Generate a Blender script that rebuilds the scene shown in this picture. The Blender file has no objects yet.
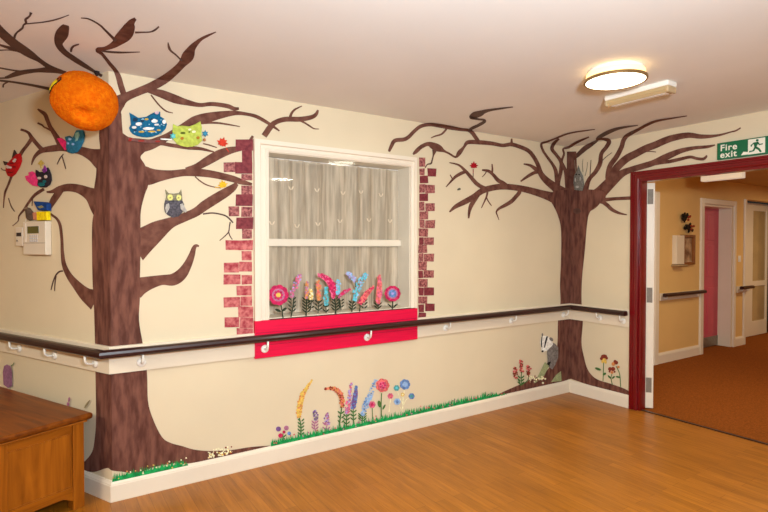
import bpy, bmesh, math, random
from mathutils import Vector, Matrix
from mathutils.geometry import tessellate_polygon
random.seed(7)
S = bpy.context.scene
COL = S.collection
V = Vector

# ------------------------------------------------------------------ camera, world, lights, exposure
FPX = 518.86
PITCH, YAW = -0.0179, 0.5828
CAM = V((-4.3279, -3.2509, 1.4283))
LEN = 4.011                        # length of the window wall
AZ = 1.1204                        # heading of the splayed left wall
FW = V((math.sin(YAW) * math.cos(PITCH), math.cos(YAW) * math.cos(PITCH), math.sin(PITCH)))
RT = V((math.cos(YAW), -math.sin(YAW), 0))
UP = RT.cross(FW)
cd = bpy.data.cameras.new('camera')
cam = bpy.data.objects.new('camera', cd)
COL.objects.link(cam)
cd.sensor_width = 36
cd.sensor_fit = 'HORIZONTAL'
cd.lens = FPX / 768 * 36
cd.clip_start = 0.02
R = Matrix((RT, UP, -FW)).transposed().to_4x4()
cam.matrix_world = Matrix.Translation(CAM) @ R
S.camera = cam

w = bpy.data.worlds.new('world')
S.world = w
w.use_nodes = True
w.node_tree.nodes['Background'].inputs[0].default_value = (1.0, 0.86, 0.7, 1)
w.node_tree.nodes['Background'].inputs[1].default_value = 0.02

S.view_settings.view_transform = 'Standard'
S.view_settings.look = 'None'
S.view_settings.gamma = 1
S.view_settings.use_curve_mapping = False
S.view_settings.exposure = -0.05


def light(name, kind, loc, energy, color, size=0.3, target=None, shape='DISK', spread=None):
    ld = bpy.data.lights.new(name, kind)
    ld.energy = energy
    ld.color = color
    if kind == 'AREA':
        ld.shape = shape
        ld.size = size
        if spread:
            ld.spread = spread
    elif kind == 'POINT':
        ld.shadow_soft_size = size
    o = bpy.data.objects.new(name, ld)
    COL.objects.link(o)
    o.location = loc
    if target is not None:
        o.rotation_euler = (V(target) - V(loc)).to_track_quat('-Z', 'Y').to_euler()
    return o


# camera flash beside the lens, a ceiling lamp behind the camera, an added fill for the left wall, the corridor lamp
light('camera_flash', 'AREA', (-4.25, -3.22, 1.72), 4.0, (0.90, 1.0, 1.06), 0.16, (-2.9, 0, 1.30))
light('room_light', 'AREA', (-1.56, -3.53, 2.36), 22, (0.96, 0.97, 0.82), 0.32, (-1.56, -3.53, 0))
light('room_light', 'AREA', (-6.5, -1.2, 2.36), 72, (1.0, 0.94, 0.76), 0.4, (-6.5, -1.2, 0))  # added unseen fill at the far left, brightens the left wall
light('flash_bounce', 'AREA', (-4.0, -3.5, 1.75), 136, (0.88, 1.0, 1.10), 0.25, (-3.0, -2.1, 2.4))
light('corridor_lamp', 'AREA', (1.0, -1.5, 2.28), 26, (1.0, 0.84, 0.56), 0.35, (1.3, -1.0, 0))
light('corridor_lamp', 'AREA', (5.0, -1.2, 2.29), 28, (1.0, 0.8, 0.5), 0.35, (5.0, -1.2, 0))

# ------------------------------------------------------------------ geometry of the place
DL = V((-math.cos(AZ), math.sin(AZ), 0))          # along the left wall, away from the corner
NL = V((-math.sin(AZ), -math.cos(AZ), 0))         # its normal, into the room
CL = V((-LEN, 0, 0))
HC = 2.4


def LP(s, v, z):
    """a point by the left wall: s along it, v out from it"""
    return CL + DL * s + NL * v + V((0, 0, z))


def ray(x, y):
    return FW * FPX + RT * (x - 384) + UP * (256 - y)


def hit(x, y, n, d):
    r = ray(x, y)
    return CAM + r * ((d - n.dot(CAM)) / n.dot(r))


def onwall(x, y, pl, o=0.0):
    """where the sight line of a photo pixel meets a wall (o metres out of it)"""
    if pl == 'M':
        return hit(x, y, V((0, 1, 0)), -o)
    if pl == 'R':
        return hit(x, y, V((1, 0, 0)), -o)
    if pl == 'L':
        return hit(x, y, NL, NL.dot(CL) + o)
    return hit(x, y, V((0, 0, 1)), HC - o)


def pj(P):
    d = V(P) - CAM
    z = d.dot(FW)
    return (384 + FPX * d.dot(RT) / z, 256 - FPX * d.dot(UP) / z)


# ------------------------------------------------------------------ materials
def lin(c):
    return tuple(((u / 255) / 12.92 if u / 255 <= 0.04045 else ((u / 255 + 0.055) / 1.055) ** 2.4) for u in c)


MATS = {}


def mat(name, rgb, rough=0.6, var=0.12, scale=8.0, metal=0.0, bump=0.0, bscale=40.0, stretch=(1, 1, 1), spec=0.4, rgb2=None, coat=0.0, detail=3):
    """procedural paint: noise between two tones"""
    if name in MATS:
        return MATS[name]
    m = bpy.data.materials.new(name)
    m.use_nodes = True
    nt = m.node_tree
    b = nt.nodes['Principled BSDF']
    b.inputs['Roughness'].default_value = rough
    b.inputs['Metallic'].default_value = metal
    b.inputs['Specular IOR Level'].default_value = spec
    if coat:
        b.inputs['Coat Weight'].default_value = coat
        b.inputs['Coat Roughness'].default_value = 0.15
    g = nt.nodes.new('ShaderNodeNewGeometry')
    mp = nt.nodes.new('ShaderNodeMapping')
    mp.inputs['Scale'].default_value = stretch
    nt.links.new(g.outputs['Position'], mp.inputs['Vector'])
    n = nt.nodes.new('ShaderNodeTexNoise')
    n.inputs['Scale'].default_value = scale
    n.inputs['Detail'].default_value = detail
    nt.links.new(mp.outputs[0], n.inputs['Vector'])
    c1 = lin(rgb)
    c2 = lin(rgb2) if rgb2 else tuple(min(1, u * (1 + var)) for u in c1)
    c0 = c1 if rgb2 else tuple(u * (1 - var) for u in c1)
    rp = nt.nodes.new('ShaderNodeValToRGB')
    rp.color_ramp.elements[0].position = 0.36
    rp.color_ramp.elements[1].position = 0.64
    rp.color_ramp.elements[0].color = (*c0, 1)
    rp.color_ramp.elements[1].color = (*c2, 1)
    nt.links.new(n.outputs['Fac'], rp.inputs[0])
    nt.links.new(rp.outputs[0], b.inputs['Base Color'])
    if bump:
        n2 = nt.nodes.new('ShaderNodeTexNoise')
        n2.inputs['Scale'].default_value = bscale
        n2.inputs['Detail'].default_value = 4
        nt.links.new(mp.outputs[0], n2.inputs['Vector'])
        bp = nt.nodes.new('ShaderNodeBump')
        bp.inputs['Strength'].default_value = bump
        bp.inputs['Distance'].default_value = 0.01
        nt.links.new(n2.outputs['Fac'], bp.inputs['Height'])
        nt.links.new(bp.outputs[0], b.inputs['Normal'])
    MATS[name] = m
    return m


def emis(name, rgb, strength):
    m = bpy.data.materials.new(name)
    m.use_nodes = True
    b = m.node_tree.nodes['Principled BSDF']
    b.inputs['Base Color'].default_value = (*lin(rgb), 1)
    b.inputs['Emission Color'].default_value = (*lin(rgb), 1)
    b.inputs['Emission Strength'].default_value = strength
    return m


def wood_floor():
    m = bpy.data.materials.new('oak_laminate')
    m.use_nodes = True
    nt = m.node_tree
    b = nt.nodes['Principled BSDF']
    g = nt.nodes.new('ShaderNodeNewGeometry')
    mp = nt.nodes.new('ShaderNodeMapping')
    mp.inputs['Rotation'].default_value = (0, 0, math.pi / 2)
    nt.links.new(g.outputs['Position'], mp.inputs[0])
    br = nt.nodes.new('ShaderNodeTexBrick')
    br.inputs['Scale'].default_value = 1
    br.inputs['Mortar Size'].default_value = 0.0012
    br.inputs['Mortar Smooth'].default_value = 0.3
    br.inputs['Brick Width'].default_value = 0.62
    br.inputs['Row Height'].default_value = 0.066
    br.offset = 0.37
    br.inputs['Color1'].default_value = (*lin((158, 96, 20)), 1)
    br.inputs['Color2'].default_value = (*lin((174, 108, 28)), 1)
    br.inputs['Mortar'].default_value = (*lin((128, 72, 16)), 1)
    nt.links.new(mp.outputs[0], br.inputs['Vector'])
    mp2 = nt.nodes.new('ShaderNodeMapping')
    mp2.inputs['Scale'].default_value = (38, 3.0, 1)
    nt.links.new(g.outputs['Position'], mp2.inputs[0])
    n = nt.nodes.new('ShaderNodeTexNoise')
    n.inputs['Scale'].default_value = 1
    n.inputs['Detail'].default_value = 6
    n.inputs['Roughness'].default_value = 0.65
    nt.links.new(mp2.outputs[0], n.inputs['Vector'])
    rp = nt.nodes.new('ShaderNodeValToRGB')
    rp.color_ramp.elements[0].position = 0.3
    rp.color_ramp.elements[0].color = (0.70, 0.64, 0.55, 1)
    rp.color_ramp.elements[1].position = 0.66
    rp.color_ramp.elements[1].color = (1.1, 1.1, 1.1, 1)
    nt.links.new(n.outputs['Fac'], rp.inputs[0])
    mx = nt.nodes.new('ShaderNodeMix')
    mx.data_type = 'RGBA'
    mx.blend_type = 'MULTIPLY'
    mx.inputs[0].default_value = 1
    nt.links.new(br.outputs['Color'], mx.inputs[6])
    nt.links.new(rp.outputs[0], mx.inputs[7])
    nt.links.new(mx.outputs[2], b.inputs['Base Color'])
    b.inputs['Roughness'].default_value = 0.36
    b.inputs['Specular IOR Level'].default_value = 0.4
    return m


def grain(name, dark, light_, rough=0.38, axis='z', scale=1.0):
    m = bpy.data.materials.new(name)
    m.use_nodes = True
    nt = m.node_tree
    b = nt.nodes['Principled BSDF']
    tc = nt.nodes.new('ShaderNodeTexCoord')
    mp = nt.nodes.new('ShaderNodeMapping')
    mp.inputs['Rotation'].default_value = (0, 0, -(math.pi - AZ))
    nt.links.new(tc.outputs['Object'], mp.inputs[0])
    mp2 = nt.nodes.new('ShaderNodeMapping')
    mp2.inputs['Scale'].default_value = {'z': (14, 14, 1.6), 's': (1.6, 16, 16), 'v': (16, 1.6, 16)}[axis]
    nt.links.new(mp.outputs[0], mp2.inputs[0])
    n = nt.nodes.new('ShaderNodeTexNoise')
    n.inputs['Scale'].default_value = scale
    n.inputs['Detail'].default_value = 6
    n.inputs['Distortion'].default_value = 1.2
    nt.links.new(mp2.outputs[0], n.inputs['Vector'])
    rp = nt.nodes.new('ShaderNodeValToRGB')
    rp.color_ramp.elements[0].position = 0.3
    rp.color_ramp.elements[0].color = (*lin(dark), 1)
    rp.color_ramp.elements[1].position = 0.68
    rp.color_ramp.elements[1].color = (*lin(light_), 1)
    nt.links.new(n.outputs['Fac'], rp.inputs[0])
    nt.links.new(rp.outputs[0], b.inputs['Base Color'])
    b.inputs['Roughness'].default_value = rough
    b.inputs['Specular IOR Level'].default_value = 0.2
    return m


def lace():
    m = bpy.data.materials.new('net_curtain_lace')
    m.use_nodes = True
    nt = m.node_tree
    b = nt.nodes['Principled BSDF']
    b.inputs['Roughness'].default_value = 0.9
    b.inputs['Specular IOR Level'].default_value = 0.05
    g = nt.nodes.new('ShaderNodeNewGeometry')
    mp = nt.nodes.new('ShaderNodeMapping')
    mp.inputs['Scale'].default_value = (14, 1, 1.0)
    nt.links.new(g.outputs['Position'], mp.inputs[0])
    n = nt.nodes.new('ShaderNodeTexNoise')
    n.inputs['Scale'].default_value = 3
    n.inputs['Detail'].default_value = 5
    nt.links.new(mp.outputs[0], n.inputs['Vector'])
    rp = nt.nodes.new('ShaderNodeValToRGB')
    rp.color_ramp.elements[0].position = 0.38
    rp.color_ramp.elements[0].color = (0.40, 0.40, 0.40, 1)
    rp.color_ramp.elements[1].position = 0.68
    rp.color_ramp.elements[1].color = (0.72, 0.72, 0.72, 1)
    nt.links.new(n.outputs['Fac'], rp.inputs[0])
    b.inputs['Base Color'].default_value = (*lin((228, 208, 180)), 1)
    tr = nt.nodes.new('ShaderNodeBsdfTransparent')
    ms = nt.nodes.new('ShaderNodeMixShader')
    nt.links.new(rp.outputs[0], ms.inputs[0])
    nt.links.new(tr.outputs[0], ms.inputs[1])
    nt.links.new(b.outputs[0], ms.inputs[2])
    nt.links.new(ms.outputs[0], nt.nodes['Material Output'].inputs['Surface'])
    return m


def clear_glass(name, refl=0.08, tint=(1, 1, 1)):
    m = bpy.data.materials.new(name)
    m.use_nodes = True
    nt = m.node_tree
    tr = nt.nodes.new('ShaderNodeBsdfTransparent')
    tr.inputs[0].default_value = (*tint, 1)
    gl = nt.nodes.new('ShaderNodeBsdfGlossy')
    gl.inputs['Roughness'].default_value = 0.03
    fr = nt.nodes.new('ShaderNodeFresnel')
    fr.inputs['IOR'].default_value = 1.3
    ms = nt.nodes.new('ShaderNodeMixShader')
    nt.links.new(fr.outputs[0], ms.inputs[0])
    nt.links.new(tr.outputs[0], ms.inputs[1])
    nt.links.new(gl.outputs[0], ms.inputs[2])
    nt.links.new(ms.outputs[0], nt.nodes['Material Output'].inputs['Surface'])
    return m


CREAM = mat('cream_wall_paint', (219, 202, 170), 0.8, 0.03, 1.5, bump=0.06, bscale=90, spec=0.1)
CEILM = mat('ceiling_paint', (234, 230, 223), 0.85, 0.025, 1.2, bump=0.05, bscale=60, spec=0.15)
GLOSS = mat('cream_gloss_paint', (232, 218, 196), 0.32, 0.02, 3)
BOARD = mat('cream_satin_board', (228, 212, 186), 0.45, 0.02, 3)
MUSTARD = mat('mustard_wall_paint', (226, 184, 116), 0.75, 0.04, 1.5)
CARPET = mat('rust_carpet', (138, 76, 28), 0.97, 0.22, 90, bump=0.5, bscale=220, spec=0.05)
FLOORM = wood_floor()
DARKWOOD = mat('mahogany_varnish', (46, 17, 15), 0.36, 0.2, 6, stretch=(1, 1, 10), coat=0.15)
REDGLOSS = mat('dark_red_gloss', (112, 8, 14), 0.22, 0.06, 4, coat=0.3)
WHITE = mat('white_plastic', (238, 232, 220), 0.4, 0.02, 4)
STEEL = mat('brushed_steel', (150, 142, 128), 0.4, 0.1, 30, metal=0.8)
BRONZE = mat('bronze_metal', (150, 118, 72), 0.35, 0.1, 10, metal=0.6)
BARK = mat('brown_bark_paint', (88, 53, 44), 0.8, 0.1, 7.0, stretch=(4, 4, 1), rgb2=(126, 82, 68), detail=6, spec=0.08)
LIMB = mat('brown_limb_paint', (94, 57, 46), 0.8, 0.1, 16.0, rgb2=(122, 81, 67), detail=4, spec=0.08)
DARKLIMB = mat('dark_brown_limb_paint', (72, 44, 36), 0.6, 0.1, 14.0, rgb2=(94, 60, 48), detail=4)
BRICKD = mat('maroon_brick_paint', (104, 26, 36), 0.7, 0.1, 40.0, rgb2=(134, 54, 58), detail=5)
BRICKL = mat('pink_brick_paint', (154, 42, 54), 0.7, 0.1, 34.0, rgb2=(204, 116, 110), detail=5)
BRICKP = mat('plum_brick_paint', (104, 36, 42), 0.7, 0.1, 60.0, rgb2=(182, 112, 104), detail=5)
CRIMSON = mat('crimson_paint', (224, 4, 62), 0.42, 0.06, 5, stretch=(1, 1, 14))
NIGHT = mat('night_glass', (104, 88, 68), 0.25, 0.1, 2)


def P(name, rgb, **k):
    return mat('paint_' + name, rgb, 0.75, k.pop('var', 0.16), k.pop('scale', 60), spec=0.12, **k)


# ------------------------------------------------------------------ object helpers
ORG = {}


def org(o):
    return ORG.get(o.name, V((0, 0, 0))) if o else V((0, 0, 0))


def tag(o, label=None, cat=None, group=None, kind=None):
    if label:
        o['label'] = label
    if cat:
        o['category'] = cat
    if group:
        o['group'] = group
    if kind:
        o['kind'] = kind
    return o


def thing(name, label, cat, loc, group=None):
    o = bpy.data.objects.new(name, None)
    o.empty_display_size = 0.05
    COL.objects.link(o)
    o.location = loc
    ORG[o.name] = V(loc)
    return tag(o, label, cat, group)


def mk(name, verts, faces, mats, parent=None, smooth=False, midx=None, base=None):
    if not isinstance(mats, (list, tuple)):
        mats = [mats]
    if parent is not None:
        o0 = org(parent)
    elif base is not None:
        o0 = V(base)
    elif verts:
        o0 = V((sum(v[0] for v in verts) / len(verts), sum(v[1] for v in verts) / len(verts), min(v[2] for v in verts)))
    me = bpy.data.meshes.new(name)
    me.from_pydata([V(v) - o0 for v in verts], [], faces)
    for m in mats:
        me.materials.append(m)
    if midx:
        for p_, i in zip(me.polygons, midx):
            p_.material_index = i
    if smooth:
        for p_ in me.polygons:
            p_.use_smooth = True
    me.update()
    o = bpy.data.objects.new(name, me)
    COL.objects.link(o)
    if parent is not None:
        o.parent = parent
    else:
        o.location = o0
    ORG[o.name] = o0
    return o


class MB:
    """collects shapes, in world coordinates, for ONE mesh"""
    def __init__(self):
        self.v, self.f, self.m, self.sm = [], [], [], []

    def add(self, vs, fs, mi=0):
        k = len(self.v)
        self.v += [V(a) for a in vs]
        self.f += [tuple(k + i for i in f) for f in fs]
        self.m += [mi] * len(fs)
        return self

    def box(self, a, b, tf=None, bev=0.0, mi=0, seg=2):
        bm = bmesh.new()
        bmesh.ops.create_cube(bm, size=1)
        for v in bm.verts:
            v.co = V(tuple(a[i] + (b[i] - a[i]) * (v.co[i] + 0.5) for i in range(3)))
        if bev:
            bmesh.ops.bevel(bm, geom=list(bm.edges), offset=bev, segments=seg, profile=0.5, affect='EDGES')
        self.frombm(bm, tf, mi)
        return self

    def frombm(self, bm, tf=None, mi=0):
        bmesh.ops.recalc_face_normals(bm, faces=bm.faces)
        bm.verts.index_update()
        self.add([tf(v.co.copy()) if tf else v.co.copy() for v in bm.verts], [[v.index for v in f.verts] for f in bm.faces], mi)
        bm.free()

    def lathe(self, prof, c, ax=V((0, 0, 1)), n=32, mi=0):
        """prof: (radius, height) along ax from c"""
        ax = V(ax).normalized()
        u = ax.orthogonal().normalized()
        t = ax.cross(u)
        vs, fs = [], []
        for r, h in prof:
            for k in range(n):
                a = 2 * math.pi * k / n
                vs.append(V(c) + ax * h + (u * math.cos(a) + t * math.sin(a)) * r)
        for i in range(len(prof) - 1):
            for k in range(n):
                a, b_ = i * n + k, i * n + (k + 1) % n
                fs.append((a, b_, b_ + n, a + n))
        fs.append(tuple(range(n))[::-1])
        fs.append(tuple((len(prof) - 1) * n + k for k in range(n)))
        return self.add(vs, fs, mi)

    def tube(self, pts, r, n=8, mi=0):
        pts = [V(p_) for p_ in pts]
        vs, fs = [], []
        ref = None
        for i, p_ in enumerate(pts):
            d = (pts[min(i + 1, len(pts) - 1)] - pts[max(i - 1, 0)]).normalized()
            u = d.orthogonal().normalized() if ref is None else (ref - d * ref.dot(d)).normalized()
            ref = u
            t = d.cross(u)
            rr = r[i] if isinstance(r, (list, tuple)) else r
            for k in range(n):
                a = 2 * math.pi * k / n
                vs.append(p_ + (u * math.cos(a) + t * math.sin(a)) * rr)
        for i in range(len(pts) - 1):
            for k in range(n):
                a, b_ = i * n + k, i * n + (k + 1) % n
                fs.append((a, b_, b_ + n, a + n))
        fs.append(tuple(range(n))[::-1])
        fs.append(tuple((len(pts) - 1) * n + k for k in range(n)))
        return self.add(vs, fs, mi)

    def profile(self, prof, frames, mi=0, closed=True):
        """sweep a closed 2-D profile (a, z) through frames: a function (a, z) -> point for every station"""
        n = len(prof)
        vs, fs = [], []
        for fr in frames:
            vs += [fr(a, z) for a, z in prof]
        for i in range(len(frames) - 1):
            for k in range(n):
                a, b_ = i * n + k, i * n + (k + 1) % n
                fs.append((a, b_, b_ + n, a + n))
        fs.append(tuple(range(n))[::-1])
        fs.append(tuple((len(frames) - 1) * n + k for k in range(n)))
        return self.add(vs, fs, mi)

    def build(self, name, mats, parent=None, smooth=False, base=None):
        return mk(name, self.v, self.f, mats, parent, smooth, self.m, base)


def tfL(co):
    return LP(co.x, co.y, co.z)


def struct(o, kind='structure'):
    o['kind'] = kind
    return o


# ------------------------------------------------------------------ THE SETTING
T = 0.30
WX0, WX1, WZ0, WZ1 = -3.093, -1.944, 0.955, 2.048          # window opening
DY0, DY1, DZ = -0.708, -2.35, 2.012                        # corridor doorway
YC = 0.17                                                  # corridor wall

m = MB()
m.box((-LEN, 0, 0), (WX0, T, HC)).box((WX1, 0, 0), (0, T, HC)).box((WX0, 0, 0), (WX1, T, WZ0)).box((WX0, 0, WZ1), (WX1, T, HC))
struct(m.build('wall_front', CREAM))
m = MB().box((0, -0.25, 0), (3.2, 0, HC), tfL)
struct(m.build('wall_left', CREAM))
m = MB()
m.box((0, DY0, 0), (0.08, 0.0, HC)).box((0, -7, 0), (0.08, DY1, HC)).box((0, DY1, DZ), (0.08, DY0, HC))
struct(m.build('wall_right', CREAM))
struct(MB().box((-8, -7.1, 0), (0.12, -7, HC)).build('wall_rear', CREAM))
e = LP(3.2, 0, 0)
m = MB().box((-8.1, -7, 0), (-8, e.y, HC)).box((-8.1, e.y, 0), (e.x, e.y + 0.1, HC))
struct(m.build('wall_far_left', CREAM))
pts = [(-8.1, -7.1), (0.03, -7.1), (0.03, 0.3), (-LEN, 0.3), (e.x + 0.2, e.y + 0.1), (-8.1, e.y + 0.1)]


def slab(name, pts, z0, z1, mt):
    n = len(pts)
    vs = [V((x, y, z0)) for x, y in pts] + [V((x, y, z1)) for x, y in pts]
    tri = tessellate_polygon([[V((x, y, 0)) for x, y in pts]])
    fs = []
    for t in tri:
        a, b_, c = [V((pts[i][0], pts[i][1], 0)) for i in t]
        t = t if (b_ - a).cross(c - a).z > 0 else (t[0], t[2], t[1])
        fs.append((t[2], t[1], t[0]))
        fs.append((t[0] + n, t[1] + n, t[2] + n))
    fs += [(i, (i + 1) % n, (i + 1) % n + n, i + n) for i in range(n)]
    return struct(mk(name, vs, fs, mt))


slab('floor', pts, -0.1, 0, FLOORM)
pts2 = [(-8.1, -7.1), (0.12, -7.1), (0.12, 0.3), (-LEN, 0.3), (e.x + 0.2, e.y + 0.1), (-8.1, e.y + 0.1)]
slab('ceiling', pts2, HC, HC + 0.1, CEILM)
# corridor
struct(MB().box((0.03, -3.0, -0.1), (7.2, 1.2, 0.004)).build('floor_corridor', CARPET))
struct(MB().box((0.018, DY1, 0), (0.042, DY0, 0.007)).build('trim_threshold', mat('dark_threshold_strip', (58, 34, 24), 0.4)))
HK = 2.34
struct(MB().box((0.08, -3.0, HK), (7.2, 1.2, HK + 0.1)).build('ceiling_corridor', mat('corridor_ceiling_paint', (214, 178, 120), 0.85, 0.03, 2)))
PX0, PX1 = 2.985, 3.85                                      # pink door recess
GX0, GX1 = 4.23, 5.7
m = MB().box((0.08, YC, 0), (PX0, YC + 0.1, HK)).box((PX1, YC, 0), (GX0, YC + 0.1, HK))
m.box((PX0, YC, 2.0), (PX1, YC + 0.1, HK)).box((GX1, YC, 0), (7.2, YC + 0.1, HK)).box((GX0, YC, 2.12), (GX1, YC + 0.1, HK))
m.box((PX0 - 0.1, YC + 0.1, 0), (PX0, 0.62, HK)).box((PX1, YC + 0.1, 0), (PX1 + 0.1, 0.62, HK)).box((PX0 - 0.1, 0.62, 0), (PX1 + 0.1, 0.72, HK))
m.box((GX0 + 0.01, YC + 0.1, 0), (GX0 + 0.05, 0.75, HK)).box((GX0, 0.75, 0), (GX1, 0.85, HK))
struct(m.build('wall_corridor_left', MUSTARD))
struct(MB().box((7.1, -3, 0), (7.2, YC, HK)).build('wall_corridor_end', MUSTARD))
struct(MB().box((0.12, -3.1, 0), (7.2, -3.0, HK)).build('wall_corridor_right', MUSTARD))

# skirting with a moulded top
BH = 0.115
BP = [(0, 0), (0.018, 0), (0.018, 0.09), (0.0155, 0.094), (0.0155, 0.099), (0.009, 0.108), (0.006, BH), (0, BH)]


def mitred(prof, pts, nrm, name, mt, kind='structure'):
    """sweep along a wall run; nrm gives the offset direction at each station"""
    fr = [(lambda a, z, p_=V(p_), n_=V(n_): p_ + n_ * a + V((0, 0, z))) for p_, n_ in zip(pts, nrm)]
    return MB().profile(prof, fr)


NM, NR = V((0, -1, 0)), V((-1, 0, 0))
bis = lambda a, b_: (a + b_) / (1 + a.dot(b_))
NLM, NMR = bis(NL, NM), bis(NM, NR)
for nm, a, b_, na, nb in (('baseboard_left', LP(3.1, 0, 0), CL, NL, NLM), ('baseboard_front', CL, V((0, 0, 0)), NLM, NMR), ('baseboard_right', V((0, 0, 0)), V((0, -0.642, 0)), NMR, NR)):
    struct(mitred(BP, [a, b_], [na, nb], nm, GLOSS).build(nm, GLOSS))
KP = [(a * 1.1, z * 1.15) for a, z in BP]
for a, b_ in ((0.14, PX0 - 0.085), (PX1 + 0.065, GX0 - 0.06)):
    struct(mitred(KP, [V((a, YC, 0)), V((b_, YC, 0))], [NM, NM], 'b', GLOSS).build('baseboard_corridor', GLOSS))

# dado board behind the handrail
DP = [(0, 0.718), (0.02, 0.72), (0.02, 0.868), (0.017, 0.872), (0, 0.872)]
XB0, XB1 = -3.194, -1.892                                   # red window box
for nm, pts, nr in (('trim_dado_left', [LP(3.1, 0, 0), CL], [NL, NLM]), ('trim_dado_front', [CL, V((XB0, 0, 0))], [NLM, NM]),
                    ('trim_dado_front', [V((XB1, 0, 0)), V((0, 0, 0))], [NM, NMR]), ('trim_dado_right', [V((0, 0, 0)), V((0, -0.642, 0))], [NMR, NR])):
    struct(mitred(DP, pts, nr, nm, BOARD).build(nm, BOARD))

# window: architrave, lining, sash behind, dark night glass, front pane
win = struct(MB().box((WX0 - 0.002, 0.222, WZ0), (WX1 + 0.002, 0.235, WZ1)).build('window_1', NIGHT))
AW = 0.064
AP = [(0, 0), (0, 0.018), (0.02, 0.022), (0.026, 0.016), (0.052, 0.016), (0.06, 0.03), (0.098, 0.03), (0.098, 0)]
m = MB()
OX0, OX1, OZ1 = -3.192, -1.898, 2.118


def arch_frames(x0, x1, z0, z1, wx, wz):
    # a architrave swept up, across and down; profile a runs from the opening outwards
    wr = (OX1 - WX1) / (WX0 - OX0)
    pts = [(x0, z0, -1, 0), (x0, z1, -1, 1), (x1, z1, wr, 1), (x1, z0, wr, 0)]
    return [(lambda a, d, q=q: V((q[0] + q[2] * a * wx, -d, q[1] + q[3] * a * wz))) for q in pts]


m.profile(AP, arch_frames(WX0, WX1, 0.945, WZ1, (WX0 - OX0) / 0.098, (OZ1 - WZ1) / 0.098))
m.build('window_frame', GLOSS, win)
m = MB()
lt = 0.004
m.box((WX0, 0.0, WZ0), (WX0 + lt, 0.222, WZ1)).box((WX1 - lt, 0.0, WZ0), (WX1, 0.222, WZ1))
m.box((WX0 + lt, 0.0, WZ1 - lt), (WX1 - lt, 0.222, WZ1)).box((WX0 + lt, 0.0, WZ0), (WX1 - lt, 0.222, WZ0 + lt))
m.build('window_reveal', GLOSS, win)
m = MB()
m.box((WX0 + lt, 0.112, 1.430), (WX1 - lt, 0.130, 1.482), bev=0.005)
m.build('transom', GLOSS, win)
m = MB()
m.box((WX0 + lt, 0.19, WZ0 + lt), (WX0 + 0.03, 0.22, WZ1 - lt), bev=0.004).box((WX1 - 0.03, 0.19, WZ0 + lt), (WX1 - lt, 0.22, WZ1 - lt), bev=0.004)
m.box((WX0 + 0.03, 0.19, WZ0 + lt), (WX1 - 0.03, 0.22, WZ0 + 0.03), bev=0.004).box((WX0 + 0.03, 0.19, WZ1 - 0.02), (WX1 - 0.03, 0.22, WZ1 - lt), bev=0.004)
m.build('sash', GLOSS, win)
YG = -0.002
mk('pane', [(WX0 + 0.001, YG + 0.004, WZ0 + 0.001), (WX1 - 0.001, YG + 0.004, WZ0 + 0.001), (WX1 - 0.001, YG + 0.004, WZ1 - 0.001), (WX0 + 0.001, YG + 0.004, WZ1 - 0.001)], [(0, 1, 2, 3)], clear_glass('clear_pane_glass'), win)

# corridor doorway: dark red frame, cream leaf open into the corridor
door = MB()
RP = [(0, 0), (0, 0.016), (0.008, 0.02), (0.016, 0.02), (0.02, 0.014), (0.038, 0.014), (0.041, 0.022), (0.05, 0.022), (0.053, 0.03), (0.066, 0.03), (0.066, 0)]
pts = [(DY0, 0, 1, 0), (DY0, DZ, 1, 1), (DY1, DZ, -1, 1), (DY1, 0, -1, 0)]
door.profile(RP, [(lambda a, d, q=q: V((-d, q[0] + q[2] * a, q[1] + q[3] * a))) for q in pts])
m = door
m.box((0.0, DY0 - 0.022, 0), (0.08, DY0, DZ)).box((0, DY1, 0), (0.08, DY1 + 0.022, DZ)).box((0.0, DY1 + 0.022, DZ - 0.022), (0.08, DY0 - 0.022, DZ))
door = struct(m.build('door_1', REDGLOSS))
leaf_a = math.radians(36)
LD = V((math.cos(leaf_a), math.sin(leaf_a), 0))
LN = V((math.sin(leaf_a), -math.cos(leaf_a), 0))
HP = V((0.09, DY0 - 0.012, 0))
tfD = lambda c: HP + LD * c.x + LN * c.y + V((0, 0, c.z))
leaf = MB().box((0, 0, 0.012), (0.84, 0.066, 1.985), tfD, bev=0.002).build('door_leaf', GLOSS, door)
for z in (0.15, 0.94, 1.80):
    MB().box((-0.004, 0.008, z), (0.001, 0.052, z + 0.13), tfD).build('hinge', mat('dull_hinge_metal', (128, 116, 100), 0.5, 0.1, 30), leaf)

# pink door of the corridor, in its cream recess
pk = MB().box((PX0 + 0.03, 0.345, 0.01), (PX1 - 0.03, 0.39, 1.97))
for z0, z1 in ((0.2, 0.85), (1.0, 1.45), (1.52, 1.88)):
    for a, b_ in ((PX0 + 0.14, PX0 + 0.44), (PX0 + 0.52, PX1 - 0.14)):
        pk.box((a, 0.338, z0), (b_, 0.35, z1), bev=0.006)
PINK = mat('raspberry_pink_gloss', (198, 76, 92), 0.4, 0.04, 3)
pd = struct(pk.build('door_2', PINK))
m = MB()
m.box((PX0, YC + 0.005, 0), (PX0 + 0.03, 0.615, 2.0)).box((PX1 - 0.03, YC + 0.005, 0), (PX1, 0.615, 2.0)).box((PX0 + 0.03, YC + 0.005, 1.97), (PX1 - 0.03, 0.615, 2.0))
m.box((PX0 - 0.08, YC - 0.025, 0), (PX0 + 0.002, YC + 0.004, 2.07), bev=0.006).box((PX1 - 0.002, YC - 0.025, 0), (PX1 + 0.06, YC + 0.004, 2.07), bev=0.006).box((PX0 + 0.002, YC - 0.025, 1.998), (PX1 - 0.002, YC + 0.004, 2.07), bev=0.006)
m.build('door_frame', GLOSS, pd)
MB().box((PX0 + 0.03, 0.339, 0.012), (PX1 - 0.03, 0.345, 0.15)).build('kick_plate', STEEL, pd)

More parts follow.
